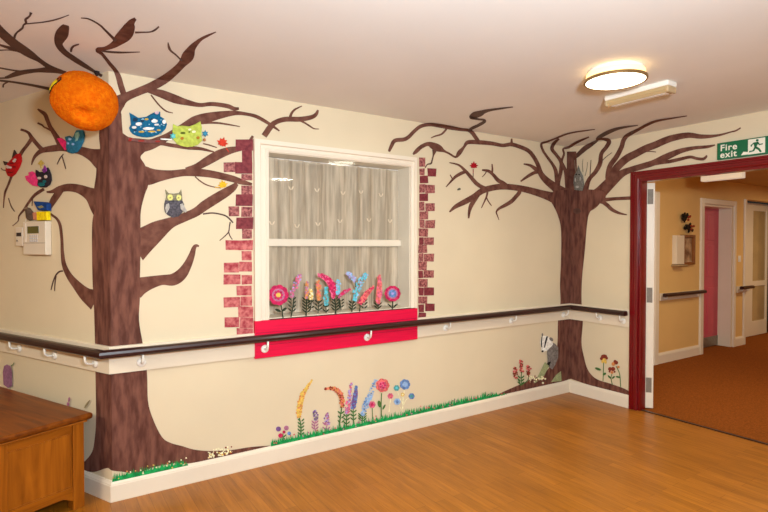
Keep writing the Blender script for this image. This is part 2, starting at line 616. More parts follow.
# glazed door further down the corridor
g_ = MB()
YD = 0.40
for a, b_, z0, z1 in ((GX0 + 0.012, GX0 + 0.05, 0.01, 2.117), (GX0 + 0.50, GX0 + 0.86, 0.01, 2.117), (GX1 - 0.12, GX1 - 0.06, 0.01, 2.117)):
    g_.box((a, YD, z0), (b_, YD + 0.04, z1), bev=0.004)
for z0, z1 in ((0.01, 0.24), (0.80, 0.88), (2.0, 2.117)):
    g_.box((GX0 + 0.05, YD + 0.002, z0), (GX0 + 0.50, YD + 0.038, z1))
    g_.box((GX0 + 0.86, YD + 0.002, z0), (GX1 - 0.12, YD + 0.038, z1))
gd = struct(g_.build('door_3', GLOSS))
m = MB().box((GX0 + 0.05, YD + 0.014, 0.24), (GX0 + 0.50, YD + 0.022, 2.0)).box((GX0 + 0.86, YD + 0.014, 0.24), (GX1 - 0.12, YD + 0.022, 2.0))
m.build('glazing', mat('dim_beige_glass', (176, 152, 110), 0.08, 0.1, 3, spec=0.8), gd)
m = MB().box((GX0 - 0.055, YC - 0.022, 0), (GX0 + 0.008, YC + 0.004, 2.12), bev=0.006).box((GX0 + 0.0, YC + 0.004, 0), (GX0 + 0.008, YD + 0.04, 2.12))
m.build('door_frame', GLOSS, gd)
m = MB().box((1.80, YC - 0.03, 0.0), (1.89, YC - 0.001, 2.09), bev=0.01)
struct(m.build('trim_corridor_post', GLOSS))

# ------------------------------------------------------------------ THINGS
# handrail
rail_prof = [(0.052, 0.830), (0.058, 0.824), (0.095, 0.824), (0.105, 0.832), (0.108, 0.845), (0.104, 0.858), (0.09, 0.866), (0.066, 0.866), (0.055, 0.858), (0.052, 0.846)]
hr = thing('handrail', 'long dark mahogany handrail on white brackets running round the mural walls', 'handrail', CL + NLM * 0.08)
fr = []
for p_, n_ in ((LP(3.0, 0, 0), NL), (CL, NLM), (V((0, 0, 0)), NMR), (V((0, -0.64, 0)), NR)):
    fr.append(lambda a, z, p_=p_, n_=n_: p_ + n_ * a + V((0, 0, z)))
MB().profile(rail_prof, fr).build('rail', DARKWOOD, hr)


def bracket(p_, n_, parent):
    """round plate on the board and an arm bent up under the rail"""
    p_, n_ = V(p_), V(n_)
    c = p_ + V((0, 0, 0.768))
    m = MB().lathe([(0.026, 0.0), (0.026, 0.006), (0.02, 0.010), (0.008, 0.011)], c + n_ * 0.0202, n_, 20)
    m.tube([c + n_ * 0.028, c + n_ * 0.05, c + n_ * 0.068 + V((0, 0, 0.006)), c + n_ * 0.078 + V((0, 0, 0.02)), c + n_ * 0.08 + V((0, 0, 0.057))], 0.0065, 8)
    m.build('bracket', WHITE, parent, smooth=True)


for x in (-3.86, -3.131, -2.356, -1.60, -0.84, -0.12):
    bracket((x, -0.012 if XB0 < x < XB1 else 0, 0), NM, hr)
for s in (0.12, 0.55, 0.98, 1.5):
    bracket(LP(s, 0, 0), NL, hr)
for y in (-0.35, -0.58):
    bracket((0, y, 0), NR, hr)

# corridor handrails
for a, b_, lb in ((1.92, 2.885, 'short dark handrail on the mustard wall below the framed picture'), (3.95, 4.30, 'far dark handrail stub beyond the pink door')):
    h = thing('handrail', lb, 'handrail', (a, YC - 0.08, 0.84), 'corridor handrails')
    MB().profile([(u, z * 1.0) for u, z in rail_prof], [(lambda q, z, x=x: V((x, YC - q, z))) for x in (a, b_)]).build('rail', DARKWOOD, h)
    MB().box((a + 0.02, YC - 0.02, 0.77), (b_ - 0.02, YC - 0.0005, 0.86), bev=0.003).build('backing_board', BOARD, h)
    for x in (a + 0.08, b_ - 0.08):
        MB().tube([(x, YC - 0.02, 0.8), (x, YC - 0.06, 0.8), (x, YC - 0.08, 0.84)], 0.007).build('bracket', WHITE, h)

# ceiling lamp
LC = V((-1.69, -1.557, HC))
cl = thing('ceiling_light', 'round glowing ceiling lamp with a bronze rim above the room', 'ceiling light', LC)
MB().lathe([(0.143, 0), (0.143, -0.012), (0.14, -0.014)], LC, n=48).build('base', WHITE, cl, True)
MB().lathe([(0.138, -0.014), (0.150, -0.02), (0.152, -0.05)], LC, n=48).build('shade_side', emis('lamp_side_glow', (255, 212, 140), 1.9), cl, True)
MB().lathe([(0.152, -0.050), (0.162, -0.051), (0.164, -0.060), (0.161, -0.066), (0.152, -0.066), (0.150, -0.052)], LC, n=48).build('rim', BRONZE, cl)
MB().lathe([(0.1515, -0.058), (0.151, -0.064), (0.12, -0.074), (0.07, -0.080), (0.02, -0.082)], LC, n=48).build('diffuser', emis('lamp_glow', (255, 240, 208), 7), cl, True)
light('ceiling_light_bulb', 'AREA', (LC.x, LC.y, HC - 0.095), 9, (0.95, 0.92, 0.74), 0.28, (LC.x, LC.y, 0))

# emergency light beside it
ex, e0, e1 = -1.235, -1.63, -1.22
em = thing('emergency_light', 'long clear-covered emergency light fitting beside the round lamp', 'ceiling light', (ex, (e0 + e1) / 2, HC))
MB().box((ex - 0.05, e0, HC - 0.03), (ex + 0.05, e1, HC), bev=0.006).build('base', WHITE, em)
MB().profile([(-0.043, -0.03), (-0.045, -0.05), (-0.03, -0.066), (0.03, -0.066), (0.045, -0.05), (0.043, -0.03)], [(lambda a, z, y=y: V((ex + a, y, HC + z))) for y in (e0 + 0.004, e1 - 0.004)]).build('cover', mat('frosted_cover_plastic', (186, 160, 116), 0.25, 0.05, 6, coat=0.3), em)
for y in (e0, e1 - 0.02):
    MB().box((ex - 0.047, y, HC - 0.068), (ex + 0.047, y + 0.02, HC - 0.028), bev=0.008).build('end_cap', mat('beige_end_cap', (190, 164, 124), 0.35, 0.05, 6), em)
MB().box((ex - 0.02, e0 + 0.03, HC - 0.0675), (ex + 0.02, e1 - 0.03, HC - 0.0655)).build('tube', WHITE, em)

# fire exit sign above the doorway
SY0, SY1, SZ0, SZ1 = -1.337, -1.90, 2.088, 2.214
GREEN = mat('sign_green', (18, 104, 66), 0.35, 0.05, 5)
SIGNW = mat('sign_white', (236, 232, 214), 0.4, 0.02, 5)
sg = thing('exit_sign', 'green fire exit sign with a running figure above the red doorway', 'sign', (-0.02, (SY0 + SY1) / 2, SZ0))
MB().box((-0.03, SY1, SZ0), (-0.001, SY0, SZ1), bev=0.002).build('panel', GREEN, sg)


def text(body, y, z, size, parent):
    cu = bpy.data.curves.new('lettering', 'FONT')
    cu.body = body
    cu.size = size
    cu.extrude = 0.0005
    cu.offset = 0.0014
    cu.space_character = 1.12
    o = bpy.data.objects.new('lettering', cu)
    COL.objects.link(o)
    mw_ = Matrix(((0, 0, -1, -0.031), (-1, 0, 0, y), (0, 1, 0, z), (0, 0, 0, 1)))
    bpy.context.view_layer.update()
    dg = bpy.context.evaluated_depsgraph_get()
    me = bpy.data.meshes.new_from_object(o.evaluated_get(dg))
    bpy.data.objects.remove(o)
    vs = [mw_ @ v.co for v in me.vertices]
    return mk('lettering', vs, [tuple(p_.vertices) for p_ in me.polygons], SIGNW, parent)


text('Fire', SY0 - 0.022, 2.152, 0.066, sg)
text('exit', SY0 - 0.022, 2.100, 0.066, sg)
pc = MB().box((-0.0315, -1.652, SZ0 + 0.010), (-0.0295, -1.545, SZ1 - 0.008)).build('pictogram', SIGNW, sg)


def signpoly(polys, x):
    m = MB()
    for pl in polys:
        vs = [V((x, y, z)) for y, z in pl]
        tri = tessellate_polygon([[V((y, z, 0)) for y, z in pl]])
        m.add(vs, [tuple(t) for t in tri])
    return m


q = lambda u, v: (-1.552 - u * 0.094, SZ0 + 0.014 + v * 0.1)
run = [[q(0.55 + 0.1 * math.cos(k * 0.7854), 0.9 + 0.09 * math.sin(k * 0.7854)) for k in range(8)],
       [q(*a) for a in ((0.3, 0.78), (0.62, 0.8), (0.62, 0.68), (0.5, 0.45), (0.36, 0.42))],
       [q(*a) for a in ((0.6, 0.8), (0.72, 0.62), (0.92, 0.64), (0.92, 0.56), (0.68, 0.53), (0.54, 0.7))],
       [q(*a) for a in ((0.32, 0.78), (0.1, 0.62), (0.12, 0.5), (0.2, 0.52), (0.2, 0.6), (0.4, 0.7))],
       [q(*a) for a in ((0.38, 0.46), (0.52, 0.46), (0.72, 0.3), (0.86, 0.05), (0.74, 0.02), (0.6, 0.22), (0.42, 0.34))],
       [q(*a) for a in ((0.36, 0.46), (0.48, 0.42), (0.36, 0.16), (0.02, 0.1), (0.0, 0.2), (0.26, 0.24))]]
signpoly(run, -0.0322).build('running_figure', GREEN, sg)
signpoly([[(-1.50, SZ0 + 0.012), (-1.545, SZ0 + 0.012), (-1.545, SZ0 + 0.03), (-1.515, SZ0 + 0.036)]], -0.0306).build('floor_mark', SIGNW, sg)

# red window box (painted board under the window)
fb = thing('window_box', 'bright crimson painted board under the window behind the handrail', 'window box', ((XB0 + XB1) / 2, -0.015, 0.709))
MB().box((XB0, -0.0315, 0.709), (XB1, -0.0005, 0.951), bev=0.002).build('front_board', CRIMSON, fb)
m = MB()
for z in (0.79, 0.872):
    m.box((XB0 + 0.002, -0.0322, z), (XB1 - 0.002, -0.0314, z + 0.0025))
m.build('groove', mat('dark_crimson_line', (150, 2, 44), 0.5), fb)
MB().box((WX0, -0.033, 0.951), (WX1 + 0.03, -0.0045, 0.954)).build('edge_line', mat('dark_sill_line', (70, 14, 22), 0.6), fb)

# net curtain inside the recess
nx, nz = 150, 12
vs, fs = [], []
for j in range(nz + 1):
    tz = j / nz
    z = WZ0 + 0.008 + (WZ1 - 0.012 - WZ0 - 0.008) * tz
    for i in range(nx + 1):
        x = WX0 + 0.006 + (WX1 - WX0 - 0.012) * i / nx
        ph = x * 46 + 1.4 * math.sin(x * 11) + 0.8 * math.sin(x * 5 + 2)
        y = 0.155 + 0.012 * math.sin(ph) * (0.55 + 0.45 * tz) + 0.006 * math.sin(ph * 0.43 + tz * 1.2)
        vs.append(V((x, y, z)))
for j in range(nz):
    for i in range(nx):
        a = j * (nx + 1) + i
        fs.append((a, a + 1, a + nx + 2, a + nx + 1))
nc = thing('net_curtain', 'sheer gathered net curtain hanging inside the white window', 'curtain', ((WX0 + WX1) / 2, 0.155, WZ0 + 0.01))
LACE = lace()
m = MB().add(vs, fs)
for px_, py_ in ((317, 190), (340, 221), (369, 220), (390, 221), (343, 193), (381, 195), (272, 223), (297, 226), (291, 188), (318, 224), (361, 192)):
    g0 = onwall(px_, py_, 'M', -0.1345)
    for sgn in (-1, 1):
        c = g0 + V((sgn * 0.011, 0, 0))
        u = V((sgn * 0.5, 0, 0.87))
        t = V((0.87, 0, -sgn * 0.5))
        m.add([c + u * 0.017 * math.cos(a) + t * 0.005 * math.sin(a) for a in [k * math.pi / 4 for k in range(8)]], [tuple(range(8))], 1)
m.build('panel', [LACE, mat('lace_thread', (222, 204, 176), 0.9, 0.05, 30, spec=0.05)], nc, True)
MB().tube([(WX0 + 0.006, 0.155, WZ1 - 0.012), (WX1 - 0.006, 0.155, WZ1 - 0.012)], 0.004).build('curtain_wire', WHITE, nc)

# ------------------------------------------------------------------ paint on the walls
A_, B_ = pj((-LEN, 0, HC)), pj((-LEN, 0, 0))
C_, D_ = pj((0, 0, HC)), pj((0, 0, 0))
LW_ = pj(LP(1.1, 0, HC))
RW_ = pj((0, -1.6, HC))


def clip(poly, p_, q_):
    """keep what lies on the left of p_->q_ (photo axes, y down)"""
    def sd(a):
        return (q_[0] - p_[0]) * (a[1] - p_[1]) - (q_[1] - p_[1]) * (a[0] - p_[0])
    out = []
    for i in range(len(poly)):
        a, b_ = poly[i], poly[(i + 1) % len(poly)]
        sa, sb = sd(a), sd(b_)
        if sa >= 0:
            out.append(a)
        if sa * sb < 0:
            t = sa / (sa - sb)
            out.append((a[0] + (b_[0] - a[0]) * t, a[1] + (b_[1] - a[1]) * t))
    return out


REG = [('M', [(B_, A_), (A_, C_), (C_, D_)]), ('L', [(A_, B_), (LW_, A_)]), ('R', [(D_, C_), (C_, RW_)]),
       ('C', [(A_, LW_), (B_, A_, True)]), ('C', [(C_, A_)]), ('C', [(RW_, C_)])]
# half-planes: 'keep' is tested with sd >= 0; in photo axes (y down) a point right of an upward line is positive
REG = [('M', [(B_, A_), (A_, C_), (D_, C_, -1)]), ('L', [(B_, A_, -1), (LW_, A_)]), ('R', [(D_, C_), (C_, RW_)]),
       ('C', [(LW_, A_, -1), (B_, A_, -1)]), ('C', [(A_, C_, -1), (B_, A_), (D_, C_, -1)]), ('C', [(C_, RW_, -1), (D_, C_)])]
OFF = [0.0008]


def decal(name, polys, mats, parent=None, only=None, step=0.00002, off=None, midx=None):
    """painted shapes: convex photo-space polygons laid onto the walls and ceiling they fall on"""
    OFF[0] += step
    o_ = off if off is not None else OFF[0]
    inc = 0.000002 if midx else 0.0
    OFF[0] += inc * len(polys)
    m = MB()
    for k, pl in enumerate(polys):
        for reg, cuts in REG:
            if only and reg != only:
                continue
            c = list(pl)
            if not only:
                for cut in cuts:
                    p_, q_ = (cut[0], cut[1]) if len(cut) == 2 else (cut[1], cut[0])
                    c = clip(c, p_, q_)
                    if len(c) < 3:
                        break
            if len(c) < 3:
                continue
            vs = [onwall(x, y, reg, o_ + k * inc) for x, y in c]
            n_ = {'M': NM, 'R': NR, 'L': NL, 'C': V((0, 0, -1))}[reg]
            fn = (vs[1] - vs[0]).cross(vs[2] - vs[0])
            if fn.dot(n_) < 0:
                vs = vs[::-1]
            m.add(vs, [tuple(range(len(vs)))], midx[k] if midx else 0)
            if only:
                break
    if not m.v:
        return None
    return m.build(name, mats, parent)


def spline(pts, sub=6):
    out = []
    n = len(pts)
    for i in range(n - 1):
        p0, p1, p2, p3 = pts[max(i - 1, 0)], pts[i], pts[i + 1], pts[min(i + 2, n - 1)]
        for k in range(sub):
            t = k / sub
            out.append(tuple(0.5 * (2 * b_ + (c - a) * t + (2 * a - 5 * b_ + 4 * c - d) * t * t + (3 * b_ - a - 3 * c + d) * t ** 3) for a, b_, c, d in zip(p0, p1, p2, p3)))
    out.append(pts[-1])
    return out


def ribbon(pts, sub=6):
    """(x, y, width) stroke -> quads"""
    pts = [(a[0], a[1], a[2] if len(a) > 2 else 1.2) for a in pts]
    s = spline(pts, sub)
    L_, R_ = [], []
    for i, (x, y, w_) in enumerate(s):
        a, b_ = s[max(i - 1, 0)], s[min(i + 1, len(s) - 1)]
        dx, dy = b_[0] - a[0], b_[1] - a[1]
        l = math.hypot(dx, dy) or 1
        w_ = max(w_, 0.5) * 0.5
        L_.append((x - dy / l * w_, y + dx / l * w_))
        R_.append((x + dy / l * w_, y - dx / l * w_))
    return [(L_[i], L_[i + 1], R_[i + 1], R_[i]) for i in range(len(s) - 1)]


def smooth_poly(p_, sub=4):
    n = len(p_)
    return [a for i in range(n) for a in spline([p_[i - 1], p_[i], p_[(i + 1) % n], p_[(i + 2) % n]], sub)[sub:2 * sub]]


def tess(poly):
    return [tuple(poly[i] for i in t) for t in tessellate_polygon([[V((x, y, 0)) for x, y in poly]])]


def disc(x, y, rx, ry=None, n=10, rot=0):
    ry = ry or rx
    c, s = math.cos(rot), math.sin(rot)
    return [(x + c * rx * math.cos(a) - s * ry * math.sin(a), y + s * rx * math.cos(a) + c * ry * math.sin(a)) for a in [2 * math.pi * k / n for k in range(n)]]


def tree(name, label, trunk, limbs, base, extra=()):
    t = thing(name, label, 'mural tree', base, 'painted trees')
    last = None
    for kind, mt, pts in limbs:
        if kind == 'b':
            last = decal('branch', ribbon(pts), mt, t)
        else:
            decal('twig', ribbon(pts), mt, last)
    tk = decal('trunk', tess(smooth_poly(trunk)), BARK, t)
    return t, tk


b, g = 'b', 'g'
K, D = LIMB, DARKLIMB
left_limbs = [
    (b, K, [(113, 146, 22), (111, 124, 22), (112, 110, 20), (119, 102, 14), (126, 97, 9), (140, 91, 8), (152.5, 86, 9), (165, 79, 9), (175, 71, 8), (182, 64, 8), (188, 56, 12), (192.5, 47.5, 7), (200, 40, 3.5), (207, 36, 2.5), (216, 32, 1)]),
    (g, D, [(182, 61, 1.6), (176, 55, 1.6), (171, 51, 2), (169, 47.5, 2.5), (168, 42.5, 1)]),
    (b, K, [(148, 90, 5), (153, 91.5, 6), (162, 94, 8), (175, 99, 8.5), (187, 102.5, 6), (200, 105, 4.2), (212, 104, 4.2), (227, 106, 4.4), (234, 108.7, 4), (239, 108.5, 2.5)]),
    (g, K, [(151, 95, 1.5), (159, 105, 1.5), (166, 111, 1.5), (173, 113, 0.8)]),
    (b, K, [(125, 100, 8), (124, 95, 6), (121, 86, 6), (118.5, 77, 5.5), (115, 70, 4), (110, 64, 3.5), (102.5, 54.5, 3.2), (97.5, 50, 4.5), (105, 48.6, 4), (114, 44.6, 7), (120, 39, 12), (126, 33.5, 14), (129.5, 27, 11.5), (131.5, 22.5, 7), (135.5, 18.6, 3)]),
    (g, D, [(81, 18, 1), (88, 18.8, 1.4), (95, 22, 1.5), (101, 26, 1.8), (105, 30, 2), (111, 36, 2.6), (116, 41, 3.4)]),
    (g, D, [(135, 32.5, 2), (143, 32.3, 1.5), (150, 32, 1.4), (155, 30, 2), (159, 26.5, 1.6)]),
    (g, D, [(102, 51, 1.6), (110, 52, 2), (120, 52.5, 2), (130, 52.4, 1.4), (140, 52, 0.7)]),
    (b, D, [(-8, 22, 9), (0, 31, 9), (8, 38.5, 9), (16, 45, 9), (25, 51, 8.5), (32, 55.5, 7), (39, 60, 4.5), (46, 65, 4.5), (53, 69, 5), (62, 72, 4)]),
    (g, D, [(-4, 44, 2), (0, 45, 2), (8, 47.5, 3), (19, 50.5, 4), (28, 54.5, 4)]),
    (g, D, [(-3, 50.5, 1.2), (0, 50.3, 1.3), (8, 50, 1), (16, 51, 1.4)]),
    (g, D, [(14.2, 39, 2), (15, 35.5, 2.4), (17, 32.5, 1.8), (19.5, 30.5, 2.2), (22.5, 28, 2.2), (23.6, 25, 1.8), (26, 23, 2.4), (25.6, 19.5, 2.6), (28, 17.6, 2.2), (30, 15.6, 2), (31, 12.5, 3)]),
    (g, D, [(25.5, 24, 1.2), (33, 23.2, 1.2), (41, 22.5, 1.2), (52.5, 20.5, 1.5), (61, 18, 1.2), (69, 15, 0.8)]),
    (b, D, [(5, 77.6, 2), (8, 77, 3.2), (16, 74, 5), (25, 72, 4.5), (37, 70.5, 4), (47, 70, 5.5), (56, 71, 4.4), (66, 73, 3.5)]),
    (g, D, [(-3, 67.5, 1.4), (0, 68, 1.5), (11, 70, 1.5), (22, 71.6, 2)]),
    (g, D, [(-3, 78.5, 1.2), (0, 78.2, 1.4), (6, 78, 1.6)]),
    (b, D, [(-4, 80.4, 2), (0, 80.6, 2), (12.5, 82, 2), (25, 84, 2.2), (37, 86.2, 2.6), (52, 89.5, 3)]),
    (g, D, [(8, 82, 1.5), (5, 83.4, 1.6), (3.3, 85, 1.7), (3.2, 87.5, 1.6)]),
    (b, D, [(65.8, 25, 6), (65, 27.5, 9), (62.2, 33.5, 13), (59.5, 39.5, 11), (59.4, 45.5, 7), (65, 52.5, 5.5), (75, 59.5, 5.2), (85, 65.8, 4.4), (96, 72.5, 2.6), (102, 76, 3)]),
    (g, D, [(71, 52, 2), (71.6, 48.5, 2.4), (74, 46, 2), (79, 44.3, 1.4)]),
    # left wall
    (b, K, [(104, 160, 26), (98, 157.5, 19), (91, 154.5, 12), (82, 151, 8.5), (72, 148.8, 8), (62, 147.6, 7), (52, 148.6, 6.5), (42, 150.6, 5), (36, 155, 3.5), (33, 160, 2.4), (31.5, 165, 1)]),
    (g, K, [(61, 147, 7), (59, 141.5, 6.5), (54, 133, 4.6), (50, 126.5, 4), (47.5, 120.5, 4), (45, 114.5, 4), (41, 111.4, 3), (37.5, 109, 1.5)]),
    (g, K, [(51, 130.5, 2), (47, 128.4, 1.8), (44, 127, 1.5), (42, 125, 1.8), (37.5, 123, 1.8)]),
    (g, K, [(44, 151, 4.5), (40, 147.5, 4.2), (36, 143, 4), (31.5, 137.5, 4), (29, 133.4, 3), (25.5, 131, 2.5), (20.5, 129.5, 2.4)]),
    (g, K, [(31.5, 139, 4), (26.5, 146, 3.4), (21.5, 152.6, 3.6), (16, 164, 3), (10.5, 179, 2.5), (7.5, 186.5, 2.2), (5.2, 192, 2.2), (4, 199, 1.5), (3.4, 208, 1)]),
    (g, D, [(1, 168, 1), (3, 170, 1), (7, 170.3, 1.2)]),
    (g, D, [(8.5, 198, 1), (9.6, 202, 1), (11.5, 207, 1.2), (14.6, 211.5, 0.9)]),
    (g, D, [(63.5, 154, 1), (60.5, 157.5, 1.2), (58.6, 161, 1.2), (57, 164.5, 0.9)]),
    (g, D, [(62, 156, 1), (63.8, 162, 1.2), (65.8, 169, 1)]),
    (b, K, [(104, 205, 30), (97, 199, 23), (89, 193.6, 13), (79, 189, 9), (69, 187.5, 7.8), (60, 189, 6.5), (52, 191.6, 3.4), (46.5, 192, 1.6)]),
    (g, K, [(61, 190, 6), (57, 195, 7), (53, 201, 6.5), (49.5, 208, 4)]),
    (g, K, [(50, 213.5, 2), (53, 215.8, 2.4), (57, 219, 2.6), (60, 225, 3), (61.3, 234, 3), (62, 243, 3), (62.3, 252, 3.4), (64, 264.5, 4.6), (69, 275.5, 6.2), (77, 285.5, 9), (86, 294.5, 14), (96, 300, 22)]),
    (g, D, [(63, 271, 1.5), (59.5, 271.6, 1.6), (56, 275, 1.5), (53, 282, 1.3), (51, 290, 0.9)]),
    (g, D, [(56, 276, 1.2), (55, 283, 1.2), (54.5, 291, 0.9)]),
    (b, K, [(44, 189, 3), (39, 192, 3.4), (34, 195.8, 3), (29, 202, 2.6), (24, 209.6, 2.4), (19, 216, 1.6), (18, 221, 1), (12.5, 226, 0.8)]),
    (g, D, [(33, 197, 1.2), (32.4, 201, 1), (32, 206, 0.9)]),
    # window wall
    (b, K, [(116, 150, 26), (127, 147.5, 20), (138, 146, 15.5), (150, 144.6, 10.8), (158, 141.4, 9), (166, 137.5, 7.5), (176, 131, 6), (185, 125, 6), (195, 120.5, 9), (207, 117.8, 10), (222, 114.7, 7.2), (235, 113, 4.6), (246, 114, 3.4), (256, 116.4, 3.6), (265, 121.2, 3.4), (274, 127, 2.6), (279.5, 131, 1.4)]),
    (g, K, [(150, 146.6, 6), (160, 143.4, 4.2), (171, 145.2, 3.8), (188, 147.6, 4), (201, 148.8, 3.2), (214, 152, 1.4)]),
    (g, K, [(203, 143.6, 1.2), (209, 145, 1.4), (217, 147.6, 1)]),
    (g, K, [(199, 123.4, 2.4), (208, 122.8, 2.2), (218, 123, 2), (229, 124.6, 1.6), (240, 126.6, 0.9)]),
    (b, K, [(264, 136, 6), (266.5, 132.5, 6), (270, 127.4, 6), (275, 122.6, 5), (285, 119.3, 5), (300, 119.2, 5), (311, 117.3, 4.4), (316, 114.4, 3.6), (318, 110, 2)]),
    (g, K, [(290, 118, 3), (291.5, 113.5, 2.6), (295, 109.5, 2), (302, 106, 1)]),
    (g, K, [(300, 120.5, 2), (305, 123, 1.8), (310, 126.2, 1.6), (314, 128.6, 1.2), (319, 129, 0.8)]),
    (b, K, [(249.5, 142, 3), (251, 139, 2.8), (253, 136, 2.6)]),
    (b, K, [(128, 182, 34), (140, 176, 22), (150, 176.4, 17), (160, 175.6, 11.6), (172, 174.2, 8), (184, 172.6, 7.2), (196, 172.4, 8), (208, 173.6, 7.5), (220, 175.8, 7), (233, 179, 6.6), (242, 182, 5.4), (252, 184.4, 2.6)]),
    (g, K, [(186, 170.5, 6), (197, 166.8, 7), (209, 160, 9), (220, 154, 9), (231, 150.2, 7), (242, 148.6, 4)]),
    (g, K, [(195, 176.5, 1.2), (199.5, 180.5, 1.3), (206, 184.6, 1.3), (214, 187, 1.1), (221, 188, 0.9)]),
    (b, K, [(134, 246, 34), (146, 238.5, 25), (158, 230, 19), (171, 222.6, 11), (184, 217.4, 9), (196, 212, 9), (205, 205.4, 10), (216, 198.4, 10), (226, 192.4, 9), (233, 187.6, 7), (237, 183.6, 4)]),
    (g, D, [(203, 214, 1.6), (213, 213, 1.5), (224, 215.2, 1.5), (229, 218.4, 1.6), (233, 222.8, 1.4)]),
    (g, D, [(230.2, 222, 1.4), (229.4, 227, 1.2), (228.5, 232, 1.2), (225, 236, 1.1), (219.6, 240.6, 0.9)]),
    (g, D, [(228.6, 232, 1.1), (230, 236, 1.1), (232.4, 239.6, 0.9)]),
    (b, K, [(136, 288, 22), (142, 285.4, 17), (150.5, 282.6, 13), (162, 280, 10), (173, 279.6, 12), (181, 274.6, 11.5), (187, 266, 8.8), (191.5, 256, 6.4), (194, 248, 4.4), (196.4, 245.6, 3), (199, 246.4, 1.6)]),
]
left_trunk = [(113, 100), (106, 106), (101, 118), (99, 135), (100, 150), (97, 160), (96, 175), (94, 191), (96, 204), (93, 217), (92, 228), (92, 250), (92.5, 280), (94, 310), (95, 345), (95.4, 372), (96, 419), (94.5, 440),
              (92, 452), (85, 461), (78, 466), (83, 470), (94, 472), (107, 468), (112, 470.5), (124, 472), (137, 474), (152.5, 467.7), (171, 464), (191.5, 463), (230, 455.6), (274, 446.3), (272, 445.6), (251, 447), (231, 450), (210, 451), (194, 449.5),
              (182, 446), (171, 443), (162, 437), (153, 419), (148, 401), (147, 372), (143, 345), (139, 320), (140, 297), (140, 276), (140.5, 252), (140.5, 227), (141, 210), (145, 194), (148, 186), (148, 176), (145, 165), (140.5, 157),
              (145, 150), (138, 139), (131, 138), (124, 134), (119, 128), (119, 115), (120, 108)]
tree('painted_tree', 'huge brown painted tree wrapping the left corner, branches reaching the ceiling', left_trunk, left_limbs, CL + V((0, 0, 0.13)))

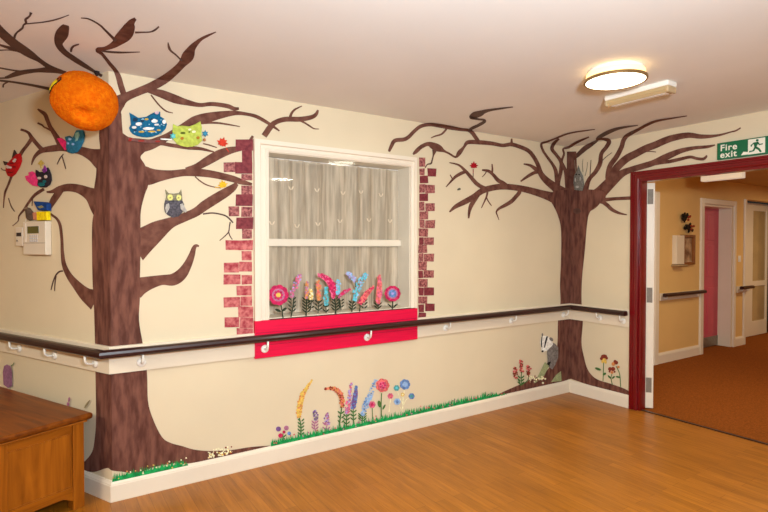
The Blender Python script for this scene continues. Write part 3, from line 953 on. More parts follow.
right_limbs = [
    (b, K, [(566, 196, 14), (556, 188, 9), (547, 181, 7), (541, 174, 5.5), (538, 165, 4.2), (533.6, 156.7, 4), (528, 150.5, 4), (519, 146.5, 4), (511, 144.4, 4), (502.5, 145.4, 3.6), (491.5, 143.4, 4), (479, 142.3, 4.4), (468, 142.3, 4), (464, 147, 2.6), (459.5, 152.5, 4.6), (455.6, 157, 2.2), (449, 153.4, 2), (444, 151, 2.8), (439, 148.4, 7), (433.5, 146, 7), (428, 144, 4.2), (421, 147, 4), (416, 151.6, 3.8), (413, 154.4, 1.6)]),
    (g, K, [(511.7, 144, 3), (511.6, 141, 2.2), (511.7, 138.6, 1.6)]),
    (g, D, [(434.6, 150, 5), (434, 153, 3), (433.2, 156, 1.4), (432.2, 160, 1.4), (431, 163.5, 1.6), (427.5, 164.4, 1.2), (425, 168, 0.9)]),
    (b, K, [(478, 141, 4), (475, 136.5, 4), (472, 132.5, 4), (468, 130.2, 3.2), (461.5, 129.6, 3.2), (452, 128, 4), (441, 126, 4), (430, 124.6, 3.6), (421, 126.2, 3.6), (414.5, 131, 3.6), (409, 136.6, 3.8), (404, 139.4, 4), (395, 140.6, 4), (391.4, 146, 3.6), (389, 151.6, 2.4)]),
    (g, K, [(447, 128, 2), (444.5, 131.4, 2), (441, 134.4, 1.8), (435, 136.2, 1.4), (431, 138, 0.9)]),
    (b, D, [(468.6, 130.6, 2.6), (472.5, 128, 3), (479, 125, 3), (484.6, 121.4, 3), (483, 119.8, 2), (478, 119.2, 2), (471, 117.6, 3.2), (474, 115.4, 6.4), (480, 113.6, 6), (485, 111.4, 3.6), (492, 109.8, 2.4), (502, 108.4, 1.8), (513, 107, 0.9)]),
    (b, K, [(566, 204, 20), (556, 198.6, 12), (544, 194.6, 8), (528, 190, 6.5), (515.6, 187.6, 6), (502.5, 186.6, 6), (491.6, 188, 6), (482, 191, 6), (474, 196.6, 5.6), (465, 201.7, 5.5), (455.6, 206.6, 4), (449.4, 212, 1.4)]),
    (g, K, [(486, 188.6, 4), (481, 186.6, 4), (476, 183, 4), (470.5, 176.7, 3.6), (465, 170.5, 3), (458.7, 165, 2), (449.4, 162.6, 1)]),
    (g, K, [(465, 172, 3), (461.5, 173.2, 3.4), (455.6, 176.7, 3), (451, 181.4, 2), (446, 187, 1)]),
    (g, K, [(452.6, 179.6, 1.2), (451.6, 177.4, 1.2), (450, 174.7, 1)]),
    (g, D, [(473, 179, 0.9), (473.2, 174, 0.8), (473.2, 169.7, 0.8)]),
    (g, K, [(507, 186, 4), (503, 183, 4), (498, 180.2, 4), (493, 174.6, 3.2), (488.4, 171, 3), (482, 170, 1.6)]),
    (g, K, [(492, 174, 2), (492.4, 169, 1.8), (492, 164, 1.2)]),
    (g, K, [(486.4, 171.6, 1.2), (484.5, 174.6, 1), (482, 177, 0.8)]),
    (g, K, [(478, 195, 4), (471.6, 204.6, 4.4), (469.4, 211.4, 3), (468.6, 218.4, 1.6)]),
    (g, K, [(487.5, 192, 2), (486.6, 196.4, 1.8), (484.5, 201.4, 1.5), (481.4, 208, 0.9)]),
    (g, K, [(486.6, 198, 1.2), (488.8, 202, 1.2), (491.6, 205.8, 0.9)]),
    (g, K, [(520, 189.6, 4), (519, 193, 4), (515.6, 197, 4), (511.4, 201.4, 4), (505.6, 205, 3.6), (499.4, 208.4, 2.6), (496.4, 211.8, 1.6), (497.4, 215.6, 1.1), (499, 220, 0.8)]),
    (b, K, [(546, 179, 4), (540.6, 173, 4), (535.4, 168.8, 4), (529.7, 165.2, 2.6), (523.6, 164, 1.4)]),
    (g, K, [(539, 172, 3.4), (534.6, 172.6, 3.4), (528, 176.2, 3), (520.6, 181.4, 1.6)]),
    (b, K, [(558.6, 188, 4), (557, 182, 4), (556, 172, 4), (553, 165, 3), (547, 156.7, 2.6), (543, 150.5, 2.5), (541.4, 144, 2.4), (547, 141.8, 2), (554.7, 138.8, 1.6), (560, 136.6, 1.8), (567, 134, 1.6), (576, 132, 1.4), (586, 130.6, 1.2), (595, 129.4, 0.8)]),
    (b, K, [(559, 190, 3), (558.8, 182.5, 3), (561, 170, 4), (561, 162, 3.6), (556.4, 155, 3.2), (552, 149, 3.6), (554, 143.4, 3.4), (559, 138.8, 2)]),
    (b, K, [(568, 192, 5), (567, 185.6, 4), (566, 173, 4), (563, 165, 3), (561.7, 161, 2.5), (564, 154, 2.1), (563.2, 149, 2), (568.7, 147.3, 2.5), (574.6, 143.6, 2.6), (581, 140.4, 2.2), (589, 137, 1.3)]),
    (b, D, [(574, 158, 3), (577, 155.6, 4), (585, 148.4, 5), (591, 144.6, 4.2), (597, 140.6, 2.4), (598, 138.2, 3.4), (604, 134.4, 4), (611, 131, 3.8), (618, 128.6, 2.8), (626, 127, 2), (638, 125.4, 0.9)]),
    (g, K, [(596, 139.6, 2.4), (603, 139, 2.6), (609, 141.2, 4.4), (606.4, 147, 4), (601.4, 153.7, 4), (600, 163.5, 4.6), (595.4, 172, 4.2), (589.4, 179, 4), (586, 188, 5.5), (586, 194, 6)]),
    (g, D, [(602, 161, 0.8), (606, 157, 0.8), (612, 152.6, 0.6)]),
    (g, D, [(590, 176, 0.8), (590.4, 168, 0.8), (591, 160, 0.6)]),
    (b, K, [(608, 182, 4), (607.4, 176, 4.2), (610, 166, 5), (616.6, 156.6, 5), (621.5, 147, 4.6), (623.5, 140.4, 4.6), (627.6, 135.4, 4), (638.6, 129.4, 3), (647, 124.8, 2.8), (656, 121.2, 2.4), (669, 118.8, 1.6), (687, 116, 0.8)]),
    (g, D, [(631, 133.6, 1.2), (632.6, 131.6, 1), (634, 130.4, 0.8)]),
    (b, K, [(610, 182, 8), (612, 176, 8), (616.6, 168, 7.6), (626, 159, 7.6), (636, 153.6, 7.2), (646, 148.4, 7), (655, 145, 7), (664, 141, 6.8), (672.7, 138, 6.5), (688, 135.2, 5.6), (702, 136.6, 4.4), (717.7, 135.4, 2.4), (730, 132.2, 1.5), (736, 130.6, 1.6), (740.7, 127.8, 1.4)]),
    (g, K, [(643, 152, 1), (649, 151.4, 1), (656, 152, 0.8)]),
    (b, K, [(578, 206, 18), (590, 201, 18), (599, 194, 13), (611, 182, 11), (622.5, 173.2, 7.2), (632, 169.4, 6), (642, 166.4, 6), (653, 163, 6), (667, 156.6, 6.6), (680.5, 151, 5), (694, 148, 3.6), (707, 146.8, 3), (715, 145, 1.4)]),
    (g, K, [(650, 165, 3), (660, 162.8, 3.4), (670, 161.4, 3.6), (680, 159.2, 3.4), (690, 157, 3), (697, 158.6, 3), (703, 159, 3), (706, 157, 2.4), (706.6, 155.2, 1.6)]),
    (b, K, [(588, 206, 8), (600, 200.8, 4.6), (612, 199, 3.4), (622, 198.4, 3.4), (631.5, 198, 3.5)]),
    (g, K, [(596, 201, 5), (602, 201.8, 4), (607, 205, 4), (612, 209.6, 3.6), (619, 213, 2.6), (627, 214.8, 1)]),
    (b, K, [(572.5, 194, 11), (572, 180, 10.4), (571.8, 165, 10), (571.6, 151.5, 9.4)]),
]
right_trunk = [(548, 196), (553, 205), (558, 216), (561, 230), (561, 260), (560, 284), (560.5, 302.5), (558, 320), (557.5, 342), (555, 357), (548, 369), (539, 376), (521, 384), (500, 393.5), (500, 396.5), (521, 391.5), (549, 384.8), (561, 382), (570, 379),
               (573, 379.6), (586, 384), (599, 388), (611.6, 392), (628, 396.5), (628, 390.5), (611.6, 384), (596.5, 379), (588, 370), (584, 357), (581.5, 342), (583, 320), (581.6, 302.5), (582, 279), (585, 249), (587, 225), (590, 212), (600, 203), (606, 196), (598, 190), (560, 190)]
rt, rtk = tree('painted_tree', 'brown painted tree in the far corner between window and doorway', right_trunk, right_limbs, V((0, 0, 0.13)))
decal('knot', [disc(577, 211, 4, 3), ], DARKLIMB, rt)

# ---- brick edging each side of the window
bl = [(236, 140, 253, 150.3, 0), (242.5, 151, 252, 162, 0), (223.7, 162.5, 235, 172, 2), (235.4, 162.5, 252.3, 173.4, 0), (241.6, 174.7, 252, 180, 2), (241.6, 186, 252, 194, 2), (236, 194.8, 252.3, 205.6, 0), (229, 206.6, 238.8, 216, 2),
      (241.6, 207, 252, 216.5, 2), (236.5, 217.6, 252.8, 228.7, 0), (242.5, 229.6, 252, 238.4, 2), (226, 240.5, 239, 249.6, 1), (239.4, 240.5, 252.6, 250, 1), (241.7, 251.5, 251.6, 260, 1), (224, 263, 238.4, 272, 1), (239.5, 262, 252, 271.5, 1),
      (224, 275, 240.6, 284, 1), (241.7, 275.5, 252, 284, 1), (236.7, 286.2, 251.6, 295.4, 1), (224, 297.4, 239.8, 307, 1), (240.6, 296.7, 252, 305.3, 1), (238.4, 306.6, 252.6, 316.6, 1), (225, 317.7, 239.2, 327, 1), (240, 317.5, 252.6, 328, 1), (237, 328.6, 252.6, 336.7, 1)]
br_ = [(419.6, 157.7, 424.8, 166.3), (419.6, 168.7, 424.3, 175), (427.8, 168.7, 436, 176), (420, 176.2, 427.8, 182.7), (419.6, 184.4, 424.8, 192.4), (425.5, 185, 434.8, 192.8), (419.6, 193.7, 427.8, 201), (419.6, 202, 424.3, 210.4), (425.5, 203.4, 434.8, 210.9),
       (419.6, 211.6, 427.8, 219), (419.6, 219.8, 424.3, 227.5), (425.5, 220.5, 434.8, 228), (419, 228.6, 427.8, 236.4), (419, 237.3, 423.6, 244.4), (424.3, 237.8, 433.7, 244.8), (418.7, 245.3, 427, 252.5), (418.7, 253.6, 423.4, 261), (424, 254, 433.8, 261), (418.7, 262, 426.7, 269.7),
       (418.7, 270.8, 423, 277.7), (424, 270.8, 433.8, 277.7), (418.7, 279.4, 427.3, 287), (418.7, 288, 423.4, 295.4), (424, 287.6, 433.8, 295), (418.7, 296.6, 427, 303.5), (418.7, 304.8, 424, 311.6), (425.6, 304, 434.6, 310.6), (418.7, 312.7, 426, 317.7)]


def brick_quads(rects):
    out = []
    for r in rects:
        x0, y0, x1, y1 = r[:4]
        k = lambda: random.uniform(-0.35, 0.35)
        x0, y0, x1, y1 = x0 - 0.25, y0 - 0.3, x1 + 0.25, y1 + 0.3
        out.append([(x0 + k(), y0 + k()), (x1 + k(), y0 + k()), (x1 + k(), y1 + k()), (x0 + k(), y1 + k())])
    return out


decb = decal('painted_brick_border', brick_quads(bl), [BRICKD, BRICKL, BRICKP], None, 'M', midx=[r[4] for r in bl])
tag(decb, 'ragged column of painted red bricks on the left of the window', 'painted bricks', 'painted brick borders')
decb = decal('painted_brick_border', brick_quads(br_), [BRICKP, BRICKD], None, 'M', midx=[random.choice((0, 0, 1)) for _ in br_])
tag(decb, 'narrow column of painted maroon bricks on the right of the window', 'painted bricks', 'painted brick borders')

# ---- painted flowers
GRN = P('leaf_green', (74, 112, 58))
DGRN = P('dark_leaf_green', (44, 52, 36))
PINKP = P('pink', (214, 100, 132), var=0.3)
MAG = P('magenta', (190, 40, 86), var=0.3)
CYAN = P('cyan', (96, 190, 206))
LAV = P('lavender', (168, 150, 206))
ORG_ = P('orange', (210, 136, 80))
YEL = P('yellow', (222, 184, 88))
PURP = P('purple', (118, 82, 138))
BLUE = P('blue', (100, 132, 184), var=0.3)
SALM = P('salmon', (218, 106, 102), var=0.3)
BRNP = P('rust_brown', (134, 58, 42))
CRM = P('pale_cream', (240, 232, 190))
LBL = P('pale_blue', (146, 178, 216))
TEAL = P('teal', (86, 160, 160))
WHT = P('white', (240, 236, 226))
MAUV = P('mauve', (178, 112, 140))
GRASSG = P('grass_green', (32, 150, 78), var=0.3, scale=40)
GRYP = P('slate_grey', (124, 116, 110), var=0.3)
LGRY = P('light_grey', (176, 170, 160))
BLK = P('black', (32, 28, 28))


def spike_dots(pts, dens=1.0, r=0.95):
    """lupin head: scattered dots along a (x, y, width) line"""
    s = spline([(a[0], a[1], a[2]) for a in pts], 8)
    L_ = sum(math.hypot(s[i + 1][0] - s[i][0], s[i + 1][1] - s[i][1]) for i in range(len(s) - 1))
    out = []
    n = int(L_ * 2.6 * dens)
    for k in range(n):
        x, y, w_ = s[int(k / n * (len(s) - 1))]
        q_ = random.uniform(-0.5, 0.5) * w_
        i = min(int(k / n * (len(s) - 1)), len(s) - 2)
        dx, dy = s[i + 1][0] - s[i][0], s[i + 1][1] - s[i][1]
        l = math.hypot(dx, dy) or 1
        out.append(disc(x - dy / l * q_ + random.uniform(-.3, .3), y + dx / l * q_, r * random.uniform(0.7, 1.2), n=7))
    return out


def leaf_pair(x, y, h, n=3, w_=3.2, lean=0):
    out = []
    for k in range(n):
        yy = y - h * (0.15 + 0.75 * k / max(1, n - 1)) if n > 1 else y - h * 0.5
        for s in (-1, 1):
            out.append(disc(x + s * w_ * 0.55 + lean * (y - yy), yy - 0.8, w_ * 0.62, 0.75, 8, s * -0.75))
    return out


FG = 'flowers painted on the window pane'
WG = 'flowers painted along the bottom of the wall'


def flower(label, head, mats, midx, stem, leaves, group, pl='M', mt_leaf=None, centre=None, name='painted_flower'):
    c = onwall(stem[-1][0], stem[-1][1], pl, 0.001)
    t = thing(name, label, 'painted flower', c, group)
    lf = mt_leaf or DGRN
    decal('stem', ribbon(stem, 4), lf, t, pl)
    if leaves:
        decal('foliage', leaves, lf, t, pl)
    decal('blossom', head, mats, t, pl, midx=midx)
    if centre:
        decal('centre', [centre[0]], centre[1], t, pl)
    return t


def mix(n, k):
    return [random.randrange(k) for _ in range(n)]


def spikef(label, pts, mats, stem, leaves, group, pl='M', lf=None, under=None, r=0.95, dens=1.0):
    d = (ribbon(pts, 4) if under is not None else [])
    u = len(d)
    d2 = spike_dots(pts, dens, r)
    return flower(label, d + d2, mats, [under or 0] * u + mix(len(d2), len(mats)), stem, leaves, group, pl, lf)


# window pane (left to right); the pane lies in the plane of the wall
petals = lambda x, y, r, n, pr: [disc(x + r * math.cos(2 * math.pi * k / n), y + r * math.sin(2 * math.pi * k / n), pr, n=10) for k in range(n)]
flower('big round pink flower with yellow centre, leftmost on the window pane', petals(278.4, 295, 6.4, 9, 4.2) + [disc(278.4, 295, 6.5, n=16)] + petals(278.4, 295, 3.6, 8, 1.4), [MAG, MAUV], [0] * 9 + [1] + [0] * 8, [(281, 305, 1.2), (282, 311, 1.2), (283, 318, 1.4)], [disc(278, 310.4, 3.4, 1.4, 8, 0.4), disc(284.5, 309.4, 2.8, 1.4, 8, -0.6)], FG, centre=(disc(278.4, 295, 2.4), YEL))
spikef('pale pink lupin leaning right beside the leftmost round flower', [(291.6, 297, 3), (294.5, 288, 6), (298, 279, 5.4), (301, 274.6, 2)], [PINKP, MAUV, LAV], [(294, 296, 1), (293, 306, 1.2), (291, 317, 1.3)], leaf_pair(292.2, 313, 15, 4, 4), FG)
spikef('thin ochre flower spike above a dark leafy stem, third from left', [(306.4, 298, 2), (307, 290, 3), (307, 281, 1.6)], [ORG_, MAUV], [(306.6, 297, 1.1), (306.4, 306, 1.3), (306, 316, 1.4)], leaf_pair(306.5, 314, 16, 5, 4.4), FG)
spikef('small yellow flower spike between two orange spikes on the pane', [(311.5, 299, 3.4), (311.2, 294, 4), (310.6, 289, 2)], [YEL, CRM], [(311.6, 299, 1), (311, 305, 1), (310, 310, 1)], leaf_pair(311, 309, 8, 2, 3), FG)
spikef('orange flower spike with dark leaves standing left of the cyan spike', [(318.8, 299.6, 2.6), (318.8, 290, 4.6), (318.2, 280, 2.4)], [ORG_, SALM], [(319, 299, 1), (318.6, 305, 1), (318, 313, 1)], leaf_pair(318.6, 311, 10, 3, 4), FG)
spikef('short bright cyan flower spike low on the pane', [(326, 304.6, 3.4), (326.2, 296, 4.6), (326.2, 287, 2.2)], [CYAN, TEAL], [(326, 303, 1), (326, 308, 1), (326, 313, 1)], leaf_pair(326, 312, 6, 2, 3.4), FG)
spikef('big magenta arching flower curling to the left in mid pane', [(333, 298, 3), (333.2, 290, 6.6), (329.6, 281.6, 6.4), (324, 276.8, 4.8), (318, 275, 2.2)], [MAG, PINKP], [(334, 297, 1.2), (335.6, 305, 1.4), (335.6, 315, 1.4)], leaf_pair(335.6, 312, 16, 5, 4.6), FG, under=0)
spikef('pale cyan flower spike standing right of the magenta arch', [(337.6, 294, 2.4), (338.4, 287, 4.4), (338, 279.6, 2.4)], [CYAN, LBL], [(338, 294, 1), (340, 302, 1), (341, 310, 1)], leaf_pair(341, 308, 8, 3, 3), FG)
spikef('slim crimson petal blade leaning right under the pale cyan spike', [(338.6, 297, 1.6), (344, 292.4, 3.8), (350.4, 288.6, 1.6)], [MAG, MAUV], [(338.6, 297, 0.9), (339, 304, 1), (339.6, 309, 1)], None, FG, under=0)
spikef('loose lavender flower head high on the pane', [(347, 273, 3), (351.6, 276, 5), (355.6, 281.4, 3)], [LAV, LBL], [(355, 281, 0.8), (356, 290, 0.8), (355, 299, 0.8)], None, FG)
spikef('tall cyan and blue lupin leaning right, tallest on the pane', [(354, 300, 3.6), (357, 290, 6), (362, 280, 6), (366.4, 273.6, 3.4)], [CYAN, LBL, CYAN], [(353.6, 300, 1), (352.4, 307, 1.1), (351.6, 312, 1.2)], leaf_pair(352.4, 310, 8, 3, 4), FG)
spikef('crimson petal spray leaning right beside the tall cyan lupin', [(359.6, 303.6, 4), (364, 297.6, 5.6), (369, 291, 4), (374, 286.6, 1.6)], [MAG, SALM], [(360, 303, 1), (360, 307, 1.1), (359.6, 311.6, 1.2)], leaf_pair(364, 309, 9, 3, 3.6), FG, under=1)
spikef('upright salmon pink flower spike second from the right on the pane', [(377.8, 303, 3), (379, 294, 5.4), (379.4, 284, 4.4), (379.4, 274.6, 1.8)], [SALM, PINKP], [(378, 303, 1), (378, 306, 1.1), (378, 309.6, 1.2)], leaf_pair(377.8, 308.4, 4, 2, 4), FG, under=0)
flower('round crimson flower with blue centre, rightmost on the window pane', petals(392.6, 293.6, 5, 10, 3.2) + [disc(392.6, 293.6, 5.4, n=16), disc(392.6, 293.6, 4, n=14)], [MAG, MAUV, BLUE], [0] * 10 + [1, 2], [(392.6, 301, 1), (392.6, 305, 1.2), (392.4, 309, 1.4)], leaf_pair(392.6, 308, 3, 1, 5), FG, centre=(disc(392.6, 293.6, 1.3), LAV))

# foot of the window wall (left to right)
t = flower('clump of purple and red painted blooms at the left end of the grass', [disc(278.5, 429, 2.6), disc(286.4, 428, 2.5), disc(280.6, 435.6, 2.4), disc(289.2, 433.4, 1.9), disc(284, 432, 1.6)], [PURP, MAUV, MAG, BLUE], [0, 1, 2, 3, 2], [(283, 432, 0.8), (283, 438, 0.9), (282.5, 445, 1)], leaf_pair(283, 443, 7, 2, 3.4), WG, mt_leaf=GRN)
spikef('tall curved yellow and orange painted lupin at the left of the grass', [(298.8, 417, 3.6), (299.6, 408, 5.4), (301.4, 399, 5), (305, 390.6, 4), (312.6, 379.6, 1)], [ORG_, YEL, YEL], [(299, 416, 1.2), (301, 427, 1.2), (300.4, 439, 1.4)], leaf_pair(301, 437, 18, 5, 3.4), WG, lf=GRN, under=1)
spikef('small mauve grey painted flower just right of the tall yellow lupin', [(316, 420, 2.6), (315.8, 415, 5.4), (315.6, 410, 3)], [PURP, LAV, GRYP], [(315.6, 420, 1), (314.6, 427, 1), (316.8, 434, 1)], leaf_pair(315, 430, 8, 3, 3.6), WG, lf=MAUV)
spikef('small mauve painted flower in front of the orange drooping lupin', [(327.4, 424, 4), (327, 418, 5.6), (326.6, 412.6, 2)], [PURP, MAUV, LAV], [(327.4, 422, 1), (326.6, 427, 1), (326, 432.6, 1)], leaf_pair(326.4, 430, 6, 2, 4), WG, lf=MAUV)
spikef('orange painted lupin with its tip drooping to the left', [(342.4, 407, 3), (341.6, 398, 5), (338.4, 391.6, 5), (332.4, 388.4, 3.8), (324.4, 389, 1.2)], [ORG_, SALM, BRNP], [(342, 406, 1.2), (340.4, 417, 1.3), (338.8, 429, 1.4)], leaf_pair(341, 424, 12, 3, 3.4), WG, lf=GRN, under=0)
spikef('slim pink and lilac painted lupin beside the purple one', [(347, 413, 3.4), (348.4, 404, 4.4), (349.8, 394, 3.4), (351.4, 382.4, 1)], [PINKP, LAV, MAUV], [(347, 412, 1.1), (346.6, 420, 1.2), (346.4, 428, 1.2)], leaf_pair(346.6, 425, 10, 3, 3.4), WG, lf=GRN)
spikef('slim purple blue painted lupin beside the pink lilac one', [(353.2, 408.6, 3.4), (354.6, 400, 5), (355.8, 393, 4), (356.4, 385.6, 1)], [PURP, BLUE], [(353.4, 408, 1.1), (353.2, 416, 1.2), (353.6, 425, 1.2)], leaf_pair(353.4, 421, 10, 3, 3.2), WG, lf=GRN, under=0)
spikef('pale blue painted lupin leaning right beside the large pink flower', [(362.6, 415, 3.6), (365.6, 405, 5.4), (370, 395, 5), (376, 379, 2)], [LBL, BLUE, LBL], [(362.6, 413, 1), (362.4, 418, 1.2), (362.2, 423, 1.3)], leaf_pair(362.4, 421, 6, 3, 4.4), WG, lf=GRN)
flower('tall pink painted flower with big round head', petals(382.6, 385.4, 3.8, 7, 3.3) + [disc(382.6, 385.4, 4)] + petals(382.6, 385.4, 2.4, 5, 1.1), [SALM, PINKP, MAG], [0] * 7 + [1] + [2] * 5, [(381.6, 393, 1), (381.2, 404, 1), (381.4, 417, 1.1)], [disc(379.4, 404, 1.8, 3.6, 10, -0.2), disc(384, 407, 1, 3, 8, 0.5)], WG, mt_leaf=GRN)
flower('small round pink painted flower left of the tall pink one', petals(372.2, 404.6, 1.9, 6, 1.7) + [disc(372.2, 404.6, 1.6)], [PINKP, MAG], [0] * 6 + [1], [(372.2, 408, 0.8), (372.4, 413, 0.8), (372.6, 419, 0.8)], None, WG, mt_leaf=GRN)
flower('large blue painted flower at the top of the blue bunch', petals(405, 384.4, 2.9, 7, 2.5) + [disc(405, 384.4, 2.8)], [BLUE, LBL], [0] * 7 + [1], [(404.4, 389, 0.8), (403.4, 398, 0.8), (402.6, 412, 0.9)], None, WG, mt_leaf=CRM)
flower('small teal painted flower left of the large blue one', petals(396.6, 388, 1.7, 6, 1.4) + [disc(396.6, 388, 1.3)], [TEAL, CYAN], [0] * 6 + [1], [(397.4, 391, 0.6), (399, 396, 0.6), (401.4, 402, 0.7)], None, WG, mt_leaf=CRM)
flower('small pink painted flower beside the tall pink stem', petals(390.4, 396, 1.6, 6, 1.4) + [disc(390.4, 396, 1.3)], [PINKP, SALM], [0] * 6 + [1], [(390.6, 399, 0.6), (389.8, 405, 0.6), (389, 412, 0.7)], None, WG, mt_leaf=CRM)
flower('blue painted flower lowest of the blue bunch', petals(397.2, 401.6, 1.8, 6, 1.7) + [disc(397.2, 401.6, 1.7)], [LBL, BLUE], [0] * 6 + [1], [(398, 404, 0.6), (400, 407, 0.6), (402, 411, 0.7)], None, WG, mt_leaf=CRM)
flower('blue painted flower at the right end of the blue bunch', petals(411.6, 396.2, 1.6, 6, 1.6) + [disc(411.6, 396.2, 1.6)], [BLUE, TEAL], [0] * 6 + [1], [(409.6, 397.4, 0.6), (406, 400, 0.6), (403.4, 405, 0.7)], None, WG, mt_leaf=CRM)
flower('tiny yellow painted flower in the middle of the blue bunch', petals(402.6, 394.6, 1.1, 5, 1) + [disc(402.6, 394.6, 0.9)], [YEL, CRM], [0] * 5 + [1], [(402.6, 396.6, 0.6), (402.4, 402, 0.6), (402.4, 408, 0.6)], None, WG, mt_leaf=CRM)


def grass(x0, y0, x1, y1, hmin, hmax, n, mats, label, dots=0, dm=None):
    """blades rising from the top of the skirting"""
    polys, mi = [], []
    for k in range(n):
        u = (k + random.random()) / n
        x = x0 + (x1 - x0) * u
        y = y0 + (y1 - y0) * u + 2.5
        h = random.uniform(hmin, hmax) * min(1.0, 0.25 + (1 - u) * 9)
        w_ = random.uniform(0.7, 1.6)
        polys.append([(x - w_, y), (x + w_, y - 0.2), (x + random.uniform(-1.4, 1.4), y - h - 2.5)])
        mi.append(0)
    body = [[(x0, y0 + 3), (x1, y1 + 3), (x1 - 10, y1 + 10 * abs((y1 - y0) / (x1 - x0)) - hmin * 0.6), (x0 + 4, y0 - hmin)]]
    for k in range(dots):
        u = random.random()
        polys.append(disc(x0 + (x1 - x0) * u, y0 + (y1 - y0) * u - random.uniform(0.5, hmax * 0.9), random.uniform(0.5, 1.0), n=6))
        mi.append(random.randrange(1, len(mats)))
    o = decal('painted_grass', body + polys, mats, None, 'M', midx=[0] + mi)
    return tag(o, label, 'painted grass', 'strips of painted grass', 'stuff')


grass(271, 446.6, 506, 394.6, 4.2, 8.2, 380, [GRASSG, SALM, MAUV, GRN], 'long strip of painted green grass along the skirting under the window', 60)
grass(113, 481, 188, 465, 4.5, 8.5, 120, [GRASSG, YEL, CRM, ORG_], 'short strip of painted grass with yellow dots at the left tree root', 22)
d = []
for k in range(70):
    d.append(disc(random.uniform(208, 232), 0, random.uniform(0.6, 1.2), n=6))
d = [[(x, y + 452 - 0.2 * (p_[0][0] - 220) + dy) for x, y in p_] for p_ in d for dy in [random.uniform(-3.4, 4.2)]]
o = decal('painted_daisies', d, [CRM, YEL, BRNP], None, 'M', midx=[random.choice((0, 0, 0, 1, 2)) for _ in d])
tag(o, 'patch of tiny cream painted daisies on the long tree root', 'painted flower', None, 'stuff')

# by the far tree
spikef('cluster of three rust red painted spikes left of the badger', [(516, 378, 2.4), (515.6, 372, 4), (514.6, 367, 2)], [BRNP, SALM], [(517.4, 378, 0.9), (520, 383, 0.9), (521, 386, 0.9)], leaf_pair(521, 385, 8, 3, 3.4), WG, lf=GRN)
h_ = bpy.context.scene.objects[-1]
root = [o for o in COL.objects if o.get('label', '').startswith('cluster of three rust')][0]
for pts in ([(521.8, 372, 2.4), (521.6, 366, 4), (521.2, 360, 2)], [(528.6, 375, 2.2), (528.8, 370, 4), (528.6, 365.6, 2)]):
    dd = spike_dots(pts)
    decal('blossom', dd, [BRNP, SALM], root, 'M', midx=mix(len(dd), 2))
    decal('stem', ribbon([(pts[0][0], pts[0][1], 0.8), (pts[0][0] - 0.6, pts[0][1] + 5, 0.8), (521.6, 385, 0.8)], 3), GRN, root, 'M')
flower('yellow and brown painted flower on the wall beside the red door frame', [disc(603, 360.4, 1.6, 3, 9, 0.3), disc(605.2, 361, 1.4, 3, 9, -0.3), disc(601.4, 358.6, 1.6), disc(604, 356.4, 3.2, 2), disc(606.6, 358.2, 1.4)], [YEL, BRNP], [0, 0, 1, 1, 1], [(603.6, 362, 0.7), (603.4, 370, 0.8), (603, 381, 0.8)], [disc(598, 369, 3.4, 1.3, 8, 0.35), disc(604.4, 374, 2, 1.2, 8, -0.6)], WG, 'R', GRN)
flower('orange brown painted flower nearest the red door frame', [disc(613.4, 364, 2), disc(616.2, 362.6, 2), disc(615, 361.4, 1.6), disc(618.4, 367, 1.4)], [BRNP, ORG_], [1, 0, 0, 1], [(616, 366, 0.7), (619.6, 374, 0.8), (620.6, 387, 0.8)], [disc(618, 377, 2.4, 1, 8, 0.2)], WG, 'R', GRN)
flower('low dark brown painted flower between two taller ones by the doorway', [disc(610, 369, 2), disc(613, 369, 2.2), disc(612, 372.4, 1.5), disc(609.6, 371.6, 1), disc(614.6, 371.8, 1)], [BRNP, ORG_], [0, 0, 1, 0, 0], [(612, 374, 0.7), (611, 378, 0.8), (612.4, 385, 0.8)], [disc(609.4, 377, 2.4, 0.9, 8, 0.8), disc(613.4, 377.4, 2, 0.9, 8, -0.7)], WG, 'R', GRN)
# left wall
c = onwall(7.5, 383, 'L')
t = thing('painted_flower', 'mauve foxglove bell painted on the left wall above the wooden chest', 'painted flower', c, WG)
decal('blossom', tess([(3.4, 384.6), (2.8, 372), (4, 366), (7, 364.4), (10.4, 366), (12, 372), (12, 386), (8, 388)]), P('dusty_mauve', (150, 104, 132)), t, 'L')
decal('stem', ribbon([(11, 366, 1), (13, 364.4, 0.8), (14, 362.6, 0.6)], 3), GRN, t, 'L')
t = thing('painted_flower', 'thin pink bud and leaf painted just above the chest lid', 'painted flower', onwall(69, 405, 'L'), WG)
decal('blossom', [disc(69, 399.6, 1, 2.6, 8, 0.1), disc(68, 404, 1.4, 2, 8)], MAUV, t, 'L')
decal('leaf', ribbon([(84.6, 408, 1.2), (87, 404, 2), (90, 400, 0.8)], 3), P('olive', (150, 132, 96)), t, 'L')

# badger peeping out behind the far tree
bd = thing('painted_badger', 'grey painted badger with striped face peeping from behind the far tree', 'painted animal', onwall(547, 375, 'M'))
px = lambda pts: [(530 + x / 8.525, 325 + y / 8.533) for x, y in pts]
decal('body', tess(px([(150, 200), (190, 150), (215, 160), (240, 190), (240, 280), (215, 340), (190, 380), (150, 350), (150, 290), (145, 240)])), GRYP, bd, 'M')
decal('leg', tess(px([(150, 320), (180, 310), (160, 360), (140, 376), (128, 366)])), BLK, bd, 'M')
decal('head', tess(px([(100, 90), (150, 95), (190, 120), (195, 170), (150, 215), (125, 225), (110, 232), (98, 222), (92, 170), (86, 150)])), WHT, bd, 'M')
decal('face_stripe', tess(px([(140, 98), (154, 96), (140, 150), (126, 196), (120, 190), (128, 140)])) + tess(px([(98, 100), (106, 100), (102, 150), (104, 190), (96, 190), (92, 150)])), BLK, bd, 'M')
decal('snout', [disc(*px([(107, 224)])[0], 1.1)], BLK, bd, 'M')
